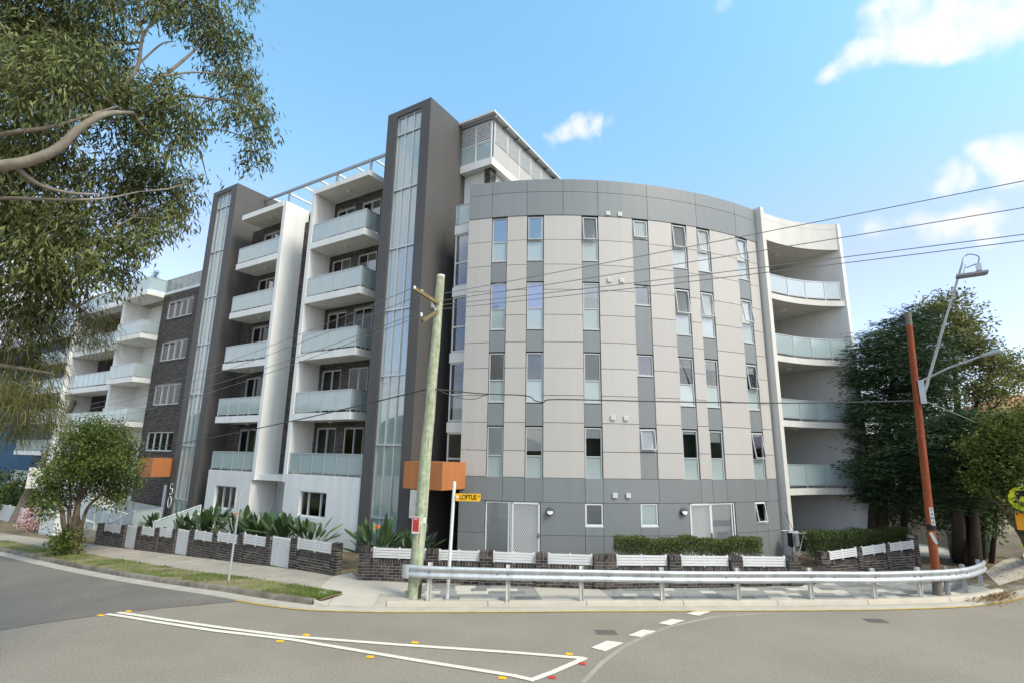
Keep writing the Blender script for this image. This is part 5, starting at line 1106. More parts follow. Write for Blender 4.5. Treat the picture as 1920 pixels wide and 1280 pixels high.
cable(TR + [.15, -.05, .02], pd(1925, 830, 30), .0, .018, 'cable_grey', 'pale service cable sloping down right from the red-brown pole', 8)
# --- far grey pole on the left with its metal box
fpt = FPB + np.array([3.0, -.2, 9.2]); FP = thing('utility_pole', FPB, 'leaning grey timber pole at the far left by the slatted fence', 'pole'); mb = MB(); mb.tube([FPB - [0, 0, .1], FPB * .55 + fpt * .45, fpt], [.30, .25, .18], 12); mb.build('pole_shaft', 'pole_grey', FP)
bx = FPB + (fpt - FPB) * .36; ubox('meter_box', 'galv_white', FP, bx + [.35, -.35, 0], (.9, .5, 1.5), .5)
# --- crossing sign at the right edge
sc = pd(1922, 934.5, 24); SG = thing('crossing_sign', (sc[0], sc[1], KH), 'round lime-yellow pedestrian crossing sign above an orange plate at the right edge', 'sign')
tC = np.array([.75, -.66]); mb = MB(); mb.tube([(sc[0], sc[1] + .04, KH - .02), (sc[0] + .02, sc[1] + .04, sc[2] + .5)], .03, 8); mb.build('post', 'galv', SG)
tc3 = np.array([*tC, 0]) / np.linalg.norm(tC); nc3 = np.array([tc3[1], -tc3[0], 0]); K = 28; R_ = .40; mb = MB()
ring = lambda r, d: [sc + nc3 * d + r * (math.cos(2 * math.pi * k / K) * tc3 + math.sin(2 * math.pi * k / K) * np.array([0, 0, 1])) for k in range(K)]
mb.add(ring(R_, .0) + ring(R_, -.006), [tuple(range(K)), tuple(range(K, 2 * K))[::-1]] + [(k, k + K, (k + 1) % K + K, (k + 1) % K) for k in range(K)]); recalc(mb.build('sign_disc', 'sign_lime', SG))
mb = MB(); pl = lambda L_: mb.add([sc + nc3 * .006 + tc3 * a * .7 + np.array([0, 0, b * .7]) for a, b in L_], [tuple(range(len(L_)))])
pl([(-.30, .33), (-.10, .38), (.12, .36), (.16, .12), (-.30, .10)]); pl([(-.30, .10), (-.16, .10), (-.24, -.16), (-.40, -.22), (-.44, -.15), (-.32, -.10)]); pl([(.02, .12), (.16, .12), (.26, -.12), (.22, -.36), (.36, -.40), (.36, -.46), (.12, -.44), (.12, -.12)]); mb.build('walking_legs_symbol', 'black', SG)
c = sc + np.array([0, 0, -.70]); flat_sign('orange_plate', c - nc3 * .0, tC, .62, .54, 'sign_orange', 'galv', SG, .03)
# --- clothes airer on the terrace
CA = thing('clothes_airer', (11.9, 21.6, .15), 'folding white metal clothes airer with dark washing on the ground floor terrace', 'clothes airer'); mb = MB(); O = np.array([11.75, 21.7, .15])
for dy in (0, .55):
    for (a, b) in [((-.35, dy, 0), (0, dy, 1.0)), ((.45, dy, 0), (0, dy, 1.0))]: mb.tube([O + a, O + b], .016, 6)
for a, b in [((-.35, 0, .0), (-.35, .55, 0)), ((.45, 0, 0), (.45, .55, 0)), ((-.6, 0, 1.05), (.7, 0, .98)), ((-.6, .55, 1.05), (.7, .55, .98))]: mb.tube([O + a, O + b], .014, 6)
for k in range(8): mb.tube([O + [-.55 + k * .17, 0, 1.045 - k * .009], O + [-.55 + k * .17, .55, 1.045 - k * .009]], .006, 5)
mb.build('airer_frame', 'alu_white', CA)
for k, x in enumerate((-.42, -.2, .1, .5)):
    mb = MB(); V = [];
    for i in range(7):
        u = i / 6; V += [O + np.array([x + .03 * math.sin(u * 9 + k), .04 + u * .45, 1.05]), O + np.array([x + .05 * math.sin(u * 7 + k * 2) - .02, .04 + u * .45, .42 + .12 * math.sin(k * 2 + u)])]
    mb.add(V, [(2 * i, 2 * i + 2, 2 * i + 3, 2 * i + 1) for i in range(6)]); mb.build('hanging_cloth', 'black' if k != 1 else 'blind', CA)
mb = MB(); mb.tube([O + [-.1, .5, 1.0], O + [-.35, .6, 1.75]], .012, 6); mb.build('prop_stick', 'steel_dark', CA)
# --- white wicker bench in the recess
WB_ = thing('wicker_bench', wp(23.3, 16.9, -.1), 'white woven bench in the recess between the two white podiums', 'bench'); zb_ = -.05
mb = MB(); mb.wbox(22.35, 24.2, 16.7, 17.2, zb_ + .38, zb_ + .46); mb.build('seat', 'slat_white', WB_)
V = []; K = 18
for i in range(K): s_ = 22.35 + 1.85 * i / (K - 1); wu('back_cane', 'slat_white', WB_, s_ - .04, s_ + .04, 17.16, 17.2, zb_ + .46, zb_ + 1.15 - .25 * abs(2 * i / (K - 1) - .8) ** 3)
for s_ in (22.4, 24.12): wu('leg', 'slat_white', WB_, s_, s_ + .06, 16.72, 16.78, -.45, zb_ + .38); wu('leg', 'slat_white', WB_, s_, s_ + .06, 17.12, 17.18, -.45, zb_ + .38); wu('arm', 'slat_white', WB_, s_, s_ + .06, 16.7, 17.18, zb_ + .68, zb_ + .74)
# ================================================================== neighbours
BB = thing('blue_building', wp(68, 24, -3), 'dark blue neighbouring apartment block with pale balconies behind the far pole', 'building')
mb = MB(); mb.wbox(60, 92, 22, 36, -4, 15.5); mb.build('wall', 'blue_wall', BB)
mb = MB(); mb.wbox(59.5, 92.5, 21.6, 36.4, 15.5, 15.9); mb.build('roof_slab', 'render_white', BB)
for zt in (.6, 3.6, 6.6, 9.6, 12.5):
    mb = MB(); mb.wbox(62, 72, 20.2, 22, zt - .4, zt); B_ = mb.build('balcony', 'render_white', BB, origin=wp(67, 20.2, zt)); balustrade(B_, [wpl(72, 20.3), wpl(62, 20.3)], zt, zt + 1.05, [8]); balustrade(B_, [wpl(62, 20.3), wpl(62, 21.9)], zt, zt + 1.05, [1])
    mb = MB(); mb.wbox(63, 66, 21.9, 21.99, zt + .05, zt + 2.3); w_ = mb.build('window', 'alu_grey', BB); wu('pane', 'pane', w_, 63.1, 64.45, 21.86, 21.88, zt + .12, zt + 2.22); wu('pane', 'pane', w_, 64.55, 65.9, 21.86, 21.88, zt + .12, zt + 2.22)
mb = MB(); mb.wbox(59.3, 61.5, 20.5, 24, -4, 15); mb.build('corner_wall', 'render_white', BB)
# slatted fence at the far left and its planting
SF = thing('slat_fence', wp(58, 15.8, -1.9), 'long pale slatted fence behind the leaning far pole', 'fence')
for i in range(9): wu('slat', 'slat_white', SF, 51.2, 80, 15.80, 15.84, gz(*wp(54, 15.8, 0)[:2]) + .1 + i * .13, gz(*wp(54, 15.8, 0)[:2]) + .21 + i * .13)
for k in range(9): s_ = 51.5 + k * 3.5; wu('post', 'slat_white', SF, s_, s_ + .1, 15.85, 15.95, gz(*wp(54, 15.8, 0)[:2]) - .3, gz(*wp(54, 15.8, 0)[:2]) + 1.3)
# stack of white letterboxes by the drive
LB = thing('letterbox_bank', wp(39.0, 13.2, gz(*wp(39, 13.2, 0)[:2]) + KH), 'white slatted letterbox bank left of the street tree', 'letterbox'); zb_ = gz(*wp(39, 13.2, 0)[:2]) + KH
mb = MB(); mb.wbox(38.3, 40.4, 13.2, 13.6, zb_ - .1, zb_ + 1.3); mb.build('cabinet', 'alu_white', LB)
for i in range(6):
    for j in range(4): wu('letterbox_door', 'sign_white', LB, 38.35 + j * .51, 38.82 + j * .51, 13.17, 13.2, zb_ + .08 + i * .2, zb_ + .25 + i * .2)
# brick house behind the conifers
HB = thing('brick_house', (27, 40, 0), 'pale brick house with orange tiled roof behind the dark conifers', 'house')
mb = MB(); mb.box(22, 42, 37, 48, -.3, 3.4); H_ = mb.build('wall', 'house_brick', HB)
mbk = MB()
for r in range(39):
    for c in range(52):
        x = 22.1 + c * .38 + (.19 if r % 2 else 0)
        if x < 41.6: mbk.box(x, x + .36, 36.985, 37.0, r * .086, r * .086 + .075)
mbk.build('brickwork', 'house_brick', H_, kind='stuff')
mb = MB(); mb.add([(21, 36, 3.4), (43, 36, 3.4), (43, 49, 3.4), (21, 49, 3.4), (27, 42.5, 5.9), (37, 42.5, 5.9)], [(0, 1, 5, 4), (1, 2, 5), (2, 3, 4, 5), (3, 0, 4), (3, 2, 1, 0)]); mb.build('roof', 'roof_tile', HB)
for x in (26, 33): mb = MB(); mb.box(x, x + 1.6, 36.9, 36.98, 1.2, 2.6); w_ = mb.build('window', 'alu_white', HB); ubox('pane', 'pane', w_, (x + .8, 36.88, 1.9), (1.4, .02, 1.2))
HC = thing('tiled_house', (62, 60, 0), 'far house whose orange tiled roof shows at the right edge', 'house')
mb = MB(); mb.box(52, 74, 55, 66, -.3, 8.2); mb.build('wall', 'house_brick', HC); mb = MB(); mb.add([(51, 54, 8.2), (75, 54, 8.2), (75, 67, 8.2), (51, 67, 8.2), (58, 60.5, 11.8), (68, 60.5, 11.8)], [(0, 1, 5, 4), (1, 2, 5), (2, 3, 4, 5), (3, 0, 4), (3, 2, 1, 0)]); mb.build('roof', 'roof_tile', HC)
# paling fence
def palings(name, a, b, H, label, step=.105):
    a, b = np.array(a, float), np.array(b, float); t, n, L, rz = frame_of(a, b); R_ = thing(name, (*((a + b) / 2), KH), label, 'fence'); k = int(L / step)
    for i in range(k): m = a + t * (i + .5) * step; h = H + random.uniform(-.03, .03); ubox('paling', 'paling', R_, (*m, KH + h / 2 - .03), (step - .008, .018, h), rz)
    for z in (.4, H - .3): ubox('fence_rail', 'paling', R_, (*((a + b) / 2 - n * .04), KH + z), (L, .05, .08), rz)
fa, fb = gp(1668, 1010, KH)[:2], gp(1812, 1031, KH)[:2]
palings('paling_fence', fa, fb, 1.72, 'pale timber paling fence behind the conifer trunks')
palings('paling_fence', gp(1815, 1014, KH)[:2], gp(1990, 1018, KH)[:2], 1.6, 'grey timber fence at the far right behind the lawn', .15)
# green mesh screen and timber gate box
MF = thing('mesh_screen', gp(1810, 1053, KH), 'dark green mesh screen on thin stakes under the trees', 'screen')
pa, pb_ = gp(1785, 1056, KH)[:2], gp(1863, 1046, KH)[:2]
for k in range(5): m = pa + (pb_ - pa) * k / 4; ubox('stake', 'steel_dark', MF, (*m, KH + .6), (.04, .04, 1.25))
for k in range(4):
    p, q = pa + (pb_ - pa) * (k + .02) / 4, pa + (pb_ - pa) * (k + .98) / 4; mb = MB(); nseg = 6; V = []
    for i in range(nseg + 1): m = p + (q - p) * i / nseg; V += [(m[0] + .03 * math.sin(i * 2), m[1] + .03 * math.cos(i * 3), KH + .03), (m[0], m[1], KH + 1.18 - .06 * math.sin(math.pi * i / nseg))]
    mb.add(V, [(2 * i, 2 * i + 2, 2 * i + 3, 2 * i + 1) for i in range(nseg)]); mb.build('mesh_cloth', 'mesh_green', MF)
cpos = gp(1886, 1046, KH); TB_ = thing('slatted_timber_box', cpos, 'weathered slatted timber enclosure at the right edge beside the lawn', 'enclosure')
for k in range(9): ubox('slat', 'paling', TB_, (cpos[0], cpos[1], KH + .1 + k * .115), (1.15, .04, .10), -.3)
for dx_ in (-.58, .58): ubox('post', 'paling', TB_, (cpos[0] + dx_ * math.cos(.3), cpos[1] - dx_ * math.sin(.3) + .05, KH + .58), (.09, .09, 1.2), -.3)
for k in range(5): ubox('slat', 'paling', TB_, (cpos[0] - .62 - k * .11, cpos[1] + .22 + k * .16, KH + .55), (.09, .04, 1.05), .9)
ck = gp(1945, 1003, KH) + np.array([4, 6, 0]); CR = thing('parked_car', ck, 'blue-grey parked car just visible at the right edge behind the fence', 'car'); rz = -.2
mb = MB(); P_ = [(-2.1, .35), (-2.15, .75), (-1.5, .95), (-.9, 1.42), (.7, 1.45), (1.4, .98), (2.1, .85), (2.15, .35)]; ca, sa = math.cos(rz), math.sin(rz)
V = [ck + np.array([x * ca - y * sa, x * sa + y * ca, z]) for y in (-.85, .85) for x, z in P_]; mb.add(V, [tuple(range(8)), tuple(range(8, 16))[::-1]] + [(i, i + 8, (i + 1) % 8 + 8, (i + 1) % 8) for i in range(8)]); mat('car_paint', (.12, .2, .38), .25, .5, coat=.5); recalc(mb.build('body', 'car_paint', CR))
for x in (-1.35, 1.35):
    for y in (-.86, .86): c = ck + np.array([x * ca - y * sa, x * sa + y * ca, .33]); mb = MB(); mb.tube([c - np.array([-sa, ca, 0]) * .1, c + np.array([-sa, ca, 0]) * .1], .33, 16); mb.build('wheel', 'black', CR)
for y in (-.855, .855): mb = MB(); V = [ck + np.array([x * ca - y * sa, x * sa + y * ca, z]) for x, z in [(-1.4, .97), (-.85, 1.36), (.65, 1.38), (1.25, .99)]]; mb.add(V, [(0, 1, 2, 3)]); mb.build('window', 'pane', CR)

# ================================================================== vegetation
def leaves(C, D, Nrm, L, W_, fold=.25, seed=0):
    """arrays of leaf centres/bases -> lance-shaped folded leaves (4 verts, 2 triangles each)"""
    D = D / np.linalg.norm(D, axis=1, keepdims=True); X = np.cross(D, Nrm); X /= np.linalg.norm(X, axis=1, keepdims=True) + 1e-9; Z = np.cross(X, D)
    L, W_ = L[:, None], W_[:, None]; base = C; tip = C + D * L; mid = C + D * L * .45
    a = mid + X * W_ * .5 + Z * W_ * fold; b = mid - X * W_ * .5 + Z * W_ * fold
    V = np.stack([base, a, tip, b], 1).reshape(-1, 3); n = len(C); i = np.arange(n)[:, None] * 4
    return V, np.concatenate([i + np.array([[0, 1, 2]]), i + np.array([[0, 2, 3]])], 1).reshape(-1, 3)
def rand_unit(n, r): v = r.normal(size=(n, 3)); return v / np.linalg.norm(v, axis=1, keepdims=True)
def clump_points(C, R, n, r, hollow=.35):
    d = rand_unit(n, r); rad = (hollow + (1 - hollow) * r.random(n)) ** .6; return C + d * rad[:, None] * R
def tree(name, label, base, branches, clumps, bark, leafm, leaf=(.13, .03), per=900, droop=1.0, twigs=14, depth_r=None, cat='tree', tuft=14, spread=.16, seed=1, spray=0.0, wide=0.0):
    """branches: list of (points, radii). clumps: (centre, (rx,ry,rz), density)"""
    r = np.random.default_rng(seed); T = thing(name, base, label, cat); mb = MB(); nodes = []
    for P, rad in branches:
        q = bez(P, 5) if len(P) > 2 else [np.array(p) for p in P]; rr_ = np.interp(np.linspace(0, 1, len(q)), np.linspace(0, 1, len(rad)), rad); mb.tube(q, list(rr_), 9); nodes += list(zip(q, rr_))
    NP_ = np.array([n[0] for n in nodes])
    mb.build('trunk', bark, T, smooth=True)
    tw = MB(); CC = []; DD = []; NN = []; LL = []; WW = []
    for C, R, dens in clumps:
        C = np.array(C); R = np.array(R); nt = max(3, int(twigs * dens)); tips = clump_points(C, R, nt, r, .2)
        j = int(np.argmin(np.linalg.norm(NP_ - C, axis=1) + .3 * np.maximum(0, NP_[:, 2] - C[2]))); hub = C * .75 + NP_[j] * .25 + r.normal(size=3) * .05; L0 = np.linalg.norm(C - NP_[j])
        if L0 > .05: tw.tube([NP_[j], NP_[j] * .5 + C * .5 + r.normal(size=3) * .05 * L0, C], [min(nodes[j][1] * .7, .012 + .012 * L0), .009 + .006 * L0, .006], 5, cap=False)
        for p in tips[:max(3, nt // 2)]: tw.tube([C, C * .45 + p * .55 + r.normal(size=3) * .04 * np.linalg.norm(R), p], [.007, .005, .003], 3, cap=False)
        n = int(per * dens); k = max(1, n // tuft); cen = clump_points(C, R, k, r, .1); ci = np.repeat(np.arange(k), tuft); m = len(ci)
        out = (cen - C) / R; out = out / (np.linalg.norm(out, axis=1, keepdims=True) + 1e-6)
        pts = cen[ci] + r.normal(size=(m, 3)) * np.array([spread, spread, spread * (1 - spray)])
        d = rand_unit(m, r) * .75 + out[ci] * .35 + np.array([0, 0, -droop])
        if spray: d[:, 2] *= (1 - spray)
        CC.append(pts); DD.append(d); NN.append(rand_unit(m, r) * .8 + np.array([0, 0, wide])); LL.append(leaf[0] * r.uniform(.6, 1.25, m)); WW.append(leaf[1] * r.uniform(.7, 1.2, m))
    if tw.v: tw.build('twigs', bark, T, kind='stuff')
    V, Fq = leaves(np.concatenate(CC), np.concatenate(DD), np.concatenate(NN), np.concatenate(LL), np.concatenate(WW)); mesh_np('crown', V, Fq, leafm, T)
    return T
def px_clumps(L, D, dj, r, dens=1.0, asp=1.0, seed=0):
    rr = random.Random(seed); out = []
    for q in L:
        px, py, rad = q[:3]; Dd = (q[3] if len(q) > 3 else D) + rr.uniform(-dj, dj); c = pd(px, py, Dd); sc_ = np.linalg.norm(c - np.array([0, 0, CAM_H])) / F_PX; R = rad * sc_ * .92
        out.append((c, (R, R, R * asp), dens * (rad / 50.0) ** 2))
    return out
# --- big eucalypt reaching in from the left
EC = [(40,60,90),(130,70,85),(60,170,85),(165,150,65),(212,105,36),(228,10,34),(20,-60,100),(140,-40,100),(10,140,70),(100,120,70),(190,180,40),
      (300,12,30),(345,22,44),(385,35,48),(425,50,32),(405,92,46),(445,105,40),(440,155,42),(470,165,24),(465,208,34),(490,205,20),(492,246,26),(478,285,26),(465,312,15),(430,215,22),(400,225,14),(400,-30,60),(300,-30,50),
      (290,185,46),(330,195,40),(350,238,36),(300,268,32),(255,215,46),(372,205,18),(250,165,30),(340,270,18),(225,255,40),
      (210,335,46),(255,330,48),(305,335,44),(340,372,30),(290,390,48),(325,412,28),(245,405,46),(355,395,14),(365,340,12),(388,335,8),
      (60,270,62),(25,330,56),(120,300,44),(60,395,66),(15,420,56),(135,375,46),(165,425,44),(100,445,56),(-40,250,80),(-60,400,80),
      (40,490,56),(110,500,50),(30,550,46),(95,555,36),(200,475,44),(245,458,36),(280,440,26),(222,515,28),(205,548,16),(150,540,28),(170,500,30),(60,600,30)]
cl = px_clumps(EC, 10.4, .8, None, 1.0, .95, 2)
e = lambda px, py, D=10.4: pd(px, py, D)
tb = np.array([-10.6, 6.0, gz(-10.6, 6.0)])
tree('eucalyptus_tree', 'large eucalypt with pale branches and drooping leaves filling the upper left', tb,
     [([tb - [0, 0, .2], tb + [.1, .1, 2.5], tb + [.6, .5, 5.2], e(-120, 360, 11.2), e(-90, 240, 11), e(-60, 60, 10.8), e(-60, -120, 10.6)], [.32, .28, .24, .19, .15, .10, .06]),
      ([e(-120, 370, 11.2), e(-40, 322, 9.8), e(0, 312, 9.3), e(55, 302, 9.1), e(110, 278, 9.0), e(150, 240, 9.0), e(200, 214, 9.1), e(250, 212, 9.6)], [.13, .09, .075, .068, .06, .052, .04, .025]),
      ([e(150, 240, 10.2), e(220, 175, 10.3), e(258, 125, 10.3), e(268, 70, 10.4), e(300, 20, 10.5)], [.05, .04, .032, .025, .015]),
      ([e(268, 78, 10.4), e(262, 20, 10.4), e(258, -30, 10.4)], [.024, .018, .012]), ([e(250, 130, 10.3), e(300, 85, 10.4), e(325, 78, 10.4)], [.02, .014, .01]),
      ([e(270, 170, 10.2), e(330, 125, 10.3), e(370, 90, 10.4), e(400, 60, 10.4)], [.035, .028, .02, .012]), ([e(300, 145, 10.2), e(360, 136, 10.3), e(420, 140, 10.3)], [.02, .016, .01]),
      ([e(250, 212, 10.1), e(330, 182, 10.2), e(400, 186, 10.3), e(460, 200, 10.3), e(480, 260, 10.3)], [.03, .026, .02, .014, .008]), ([e(340, 245, 10.2), e(410, 244, 10.3), e(470, 260, 10.3)], [.016, .012, .008]),
      ([e(-40, 270, 10.2), e(20, 250, 9.4), e(90, 240, 9.3), e(150, 222, 9.3), e(220, 200, 9.6)], [.05, .034, .028, .022, .014]), ([e(-30, 215, 10.7), e(30, 207, 10.5), e(75, 205, 10.4)], [.03, .022, .012]),
      ([e(20, 305, 9.2), e(70, 345, 9.3), e(130, 362, 9.4), e(185, 365, 9.6)], [.04, .03, .022, .012]), ([e(-60, 380, 10.3), e(20, 372, 9.6), e(120, 375, 9.5), e(200, 372, 9.6), e(260, 360, 9.9)], [.03, .025, .02, .015, .01]),
      ([e(-80, 400, 11), e(20, 400, 10.7), e(90, 410, 10.6), e(160, 450, 10.5), e(250, 408, 10.4)], [.05, .04, .03, .02, .012]), ([e(-100, 470, 11), e(0, 470, 10.7), e(70, 520, 10.6), e(140, 580, 10.6)], [.05, .04, .03, .02])],
     cl, 'bark_pale', 'euc_leaf', leaf=(.145, .031), per=900, droop=.95, twigs=10, tuft=20, spread=.105, seed=5)
# --- she-oak with thread foliage below it
CC_ = [(30,600,44),(90,612,36),(150,600,38),(182,618,26),(192,645,16),(125,640,26),(50,655,42),(5,690,42),(62,690,34),(100,690,20),(20,745,42),(70,745,30),(50,785,38),(85,795,26),(15,815,30),(-30,640,60),(-30,760,60),(100,760,16),(165,640,18)]
r = np.random.default_rng(9); SH = thing('sheoak_tree', (-9.5, 8.4, 0), 'she-oak with hanging thread-like olive foliage at the left edge', 'tree'); f_ = lambda px, py, D=11.2: pd(px, py, D); mb = MB(); b0 = np.array([-11.2, 8.4, gz(-11.2, 8.4)])
for P, rad in [([b0 - [0, 0, .2], b0 + [.1, 0, 2.2], f_(-110, 640, 11.6), f_(-60, 560, 11.4), f_(40, 520, 11.2), f_(120, 560, 11.1), f_(180, 600, 11.1)], [.2, .17, .12, .08, .05, .03, .015]), ([f_(-110, 660, 11.6), f_(-30, 680, 11.3), f_(40, 690, 11.2), f_(100, 700, 11.1)], [.08, .05, .03, .012]), ([f_(-100, 720, 11.6), f_(-20, 740, 11.3), f_(40, 750, 11.2), f_(80, 770, 11.1)], [.07, .05, .03, .012]), ([f_(20, 735, 11.0), f_(22, 715, 11.0), f_(50, 730, 11.0), f_(70, 752, 11.0)], [.012, .01, .008, .006])]:
    q = bez(P, 5); mb.tube(q, list(np.interp(np.linspace(0, 1, len(q)), np.linspace(0, 1, len(rad)), rad)), 8)
mb.build('trunk', 'bark_pale', SH, smooth=True); Vs = []; Fs = []; off = 0
for px, py, rad in CC_:
    c = pd(px, py, 11.2 + r.uniform(-.5, .5)); R = rad * .0128 * .9; n = int(620 * (rad / 45) ** 2); st = c + rand_unit(n, r) * (r.random(n) ** .5)[:, None] * R * np.array([1, 1, .8]); st[:, 2] += R * .25
    d1 = (st - c); d1 = d1 / np.linalg.norm(d1, axis=1, keepdims=True) * .6 + r.normal(size=(n, 3)) * .4; d1[:, 2] = -np.abs(d1[:, 2]) * .3 - .2; d1 /= np.linalg.norm(d1, axis=1, keepdims=True); L = r.uniform(.14, .30, n)[:, None]
    p1 = st + d1 * L * .5; p2 = p1 + (d1 * .45 + np.array([0, 0, -.9])) * L * .6; sd = np.cross(d1, rand_unit(n, r)); sd /= np.linalg.norm(sd, axis=1, keepdims=True) + 1e-9; w = .0035
    V = np.stack([st - sd * w, st + sd * w, p1 + sd * w, p1 - sd * w, p2 + sd * w * .6, p2 - sd * w * .6], 1).reshape(-1, 3); i = np.arange(n)[:, None] * 6 + off; Vs.append(V); Fs.append(np.concatenate([i + np.array([[0, 1, 2, 3]]), i + np.array([[3, 2, 4, 5]])], 1).reshape(-1, 4)); off += n * 6
mesh_np('crown', np.concatenate(Vs), np.concatenate(Fs), 'cas_leaf', SH)
# --- small street tree on the verge
tb = np.array([-18.95, 23.86, gz(-18.95, 23.86) + KH]); g_ = lambda px, py, D=30.4: pd(px, py, D)
SC = [(165,822,30),(200,826,30),(230,838,22),(140,838,26),(118,862,24),(92,880,18),(222,868,28),(246,888,12),(185,858,34),(152,872,30),(228,908,24),(205,925,22),(112,902,22),(92,915,18),(165,915,20),(82,940,12),(243,852,14),(178,800,20),(212,806,18),(130,925,12),(190,895,24),(225,940,12),(100,950,10),(150,800,12),(75,930,13),(88,958,11),(102,936,14),(252,872,11),(260,905,7),(120,945,9)]
tree('street_tree', 'small rounded street tree with several trunks growing on the grass verge', tb,
     [([tb - [0, 0, .2], tb + [.05, 0, .9], g_(143, 965), g_(150, 920), g_(160, 860)], [.36, .24, .13, .08, .04]), ([tb + [-.1, 0, .5], g_(120, 985), g_(114, 945), g_(96, 910), g_(85, 895)], [.14, .10, .075, .05, .03]), ([tb + [0, 0, .5], g_(130, 970), g_(132, 930), g_(128, 880)], [.12, .08, .05, .03]),
      ([tb + [.15, 0, .6], g_(152, 990), g_(165, 950), g_(195, 920), g_(215, 880)], [.11, .08, .065, .045, .03]), ([g_(148, 940), g_(165, 905), g_(190, 860), g_(205, 830)], [.08, .06, .04, .02])],
     px_clumps(SC, 30.4, 1.2, None, 1, .9, 3) + [(tb + np.array([-.1, -.25, .55]), (.45, .4, .6), .5)], 'bark_mottled', 'street_leaf', leaf=(.125, .06), per=5200, droop=.25, twigs=10, tuft=30, spread=.19, seed=8, wide=.5)
# --- right-hand trees
def rt_tree(name, label, basepx, L, D, leafm, bark, trunk, leaf, per, seed, droop=.2, spray=0., tuft=9, spread=.22, twigs=8, wide=.3, asp=.9, dj=1.0):
    b = gp(*basepx, KH); return tree(name, label, b, [([b - [0, 0, .2]] + [pd(*q) for q in tr[0]], tr[1]) if i == 0 else ([(lambda v: np.array([v[0], v[1], KH - .1]) if v[2] < 1.6 else v)(pd(*tr[0][0]))] + [pd(*q) for q in tr[0][1:]], tr[1]) for i, tr in enumerate(trunk)], px_clumps(L, D, dj, None, 1, asp, seed), bark, leafm, leaf=leaf, per=per, droop=droop, twigs=twigs, tuft=tuft, spread=spread, seed=seed, spray=spray, wide=wide)
rt_tree('conifer_tree', 'tall dark conifer directly beside the white end wing', (1652, 1040), [(1650,640,30),(1625,665,24),(1690,625,36),(1718,600,26),(1655,690,44),(1612,715,26),(1700,680,46),(1740,650,34),(1625,765,30),(1665,755,46),(1715,745,46),(1745,710,30),(1606,790,12),(1640,820,40),(1690,815,48),(1735,800,36),(1635,880,36),(1680,880,44),(1725,865,36),(1620,925,20),(1665,930,34),(1705,925,30)], 28.5, 'conifer_leaf', 'bark_dark',
        [([(1652, 985, 28.5), (1655, 880, 28.5), (1668, 760, 28.5), (1690, 620, 28.5)], [.30, .27, .22, .14, .05]), ([(1628, 1000, 28.2), (1640, 930, 28.3), (1660, 840, 28.4)], [.20, .17, .1]), ([(1690, 985, 28.8), (1695, 930, 28.8), (1705, 820, 28.6), (1720, 660, 28.5)], [.14, .12, .1, .04])], (.24, .035), 6500, 31, .12, .8, 44, .30)
rt_tree('broadleaf_tree', 'tall airy broadleaf tree with olive crown rising behind the red-brown pole', (1800, 1040), [(1755,580,30),(1788,572,30),(1728,600,22),(1812,596,22),(1775,615,40),(1740,630,28),(1815,632,30),(1842,650,28),(1800,665,36),(1840,690,32),(1872,682,26),(1900,700,22),(1925,695,20),(1885,728,28),(1850,738,28),(1800,725,30),(1765,690,30),(1760,760,26),(1812,785,20),(1858,780,20),(1800,605,18),(1705,602,10),(1862,660,14),(1908,672,12)], 35, 'broad_leaf', 'bark_dark',
        [([(1805, 960, 35), (1800, 860, 35), (1795, 760, 35), (1785, 640, 35)], [.28, .24, .2, .14, .05]), ([(1800, 850, 35), (1830, 760, 35), (1860, 690, 35)], [.12, .08, .03]), ([(1798, 830, 35), (1770, 740, 35), (1755, 610, 35)], [.12, .08, .03]), ([(1815, 830, 35), (1850, 780, 35), (1895, 730, 35)], [.08, .05, .02])], (.20, .09), 2300, 32, .2, .3, 34, .26)
rt_tree('conifer_tree', 'lower dense blue-green conifer in front, right of the red-brown pole', (1797, 1052), [(1765,815,34),(1800,800,34),(1830,815,24),(1780,850,42),(1820,850,34),(1760,885,34),(1800,890,42),(1835,885,22),(1775,925,32),(1815,925,28),(1752,850,18),(1790,950,20)], 27, 'conifer_leaf', 'bark_dark',
        [([(1797, 985, 27), (1793, 900, 27), (1790, 810, 27)], [.24, .21, .14, .04]), ([(1826, 1030, 27.4), (1824, 960, 27.4), (1815, 880, 27.2)], [.2, .17, .06]), ([(1812, 1035, 27.8), (1810, 970, 27.6), (1806, 900, 27.4)], [.16, .14, .06])], (.22, .034), 7500, 33, .12, .8, 44, .27)
rt_tree('broadleaf_tree', 'light green tree with leaning grey trunk at the right edge', (1940, 1040), [(1850,835,26),(1880,820,30),(1910,815,30),(1940,820,36),(1865,870,28),(1895,860,30),(1920,870,28),(1850,900,20),(1885,905,20),(1915,915,20),(1945,890,40),(1840,865,16),(1822,838,16),(1832,905,14),(1862,792,18),(1900,780,20),(1935,785,24),(1905,945,14)], 25, 'broad_light', 'bark_mottled',
        [([(1922, 1005, 25), (1895, 965, 25), (1878, 935, 25), (1866, 905, 25), (1862, 880, 25)], [.2, .16, .13, .10, .06, .03]), ([(1878, 935, 25), (1888, 905, 25), (1905, 870, 25)], [.07, .05, .02]), ([(1885, 955, 25), (1862, 930, 25), (1845, 900, 25)], [.05, .035, .02])], (.15, .065), 3600, 34, .2, .3, 30, .19)
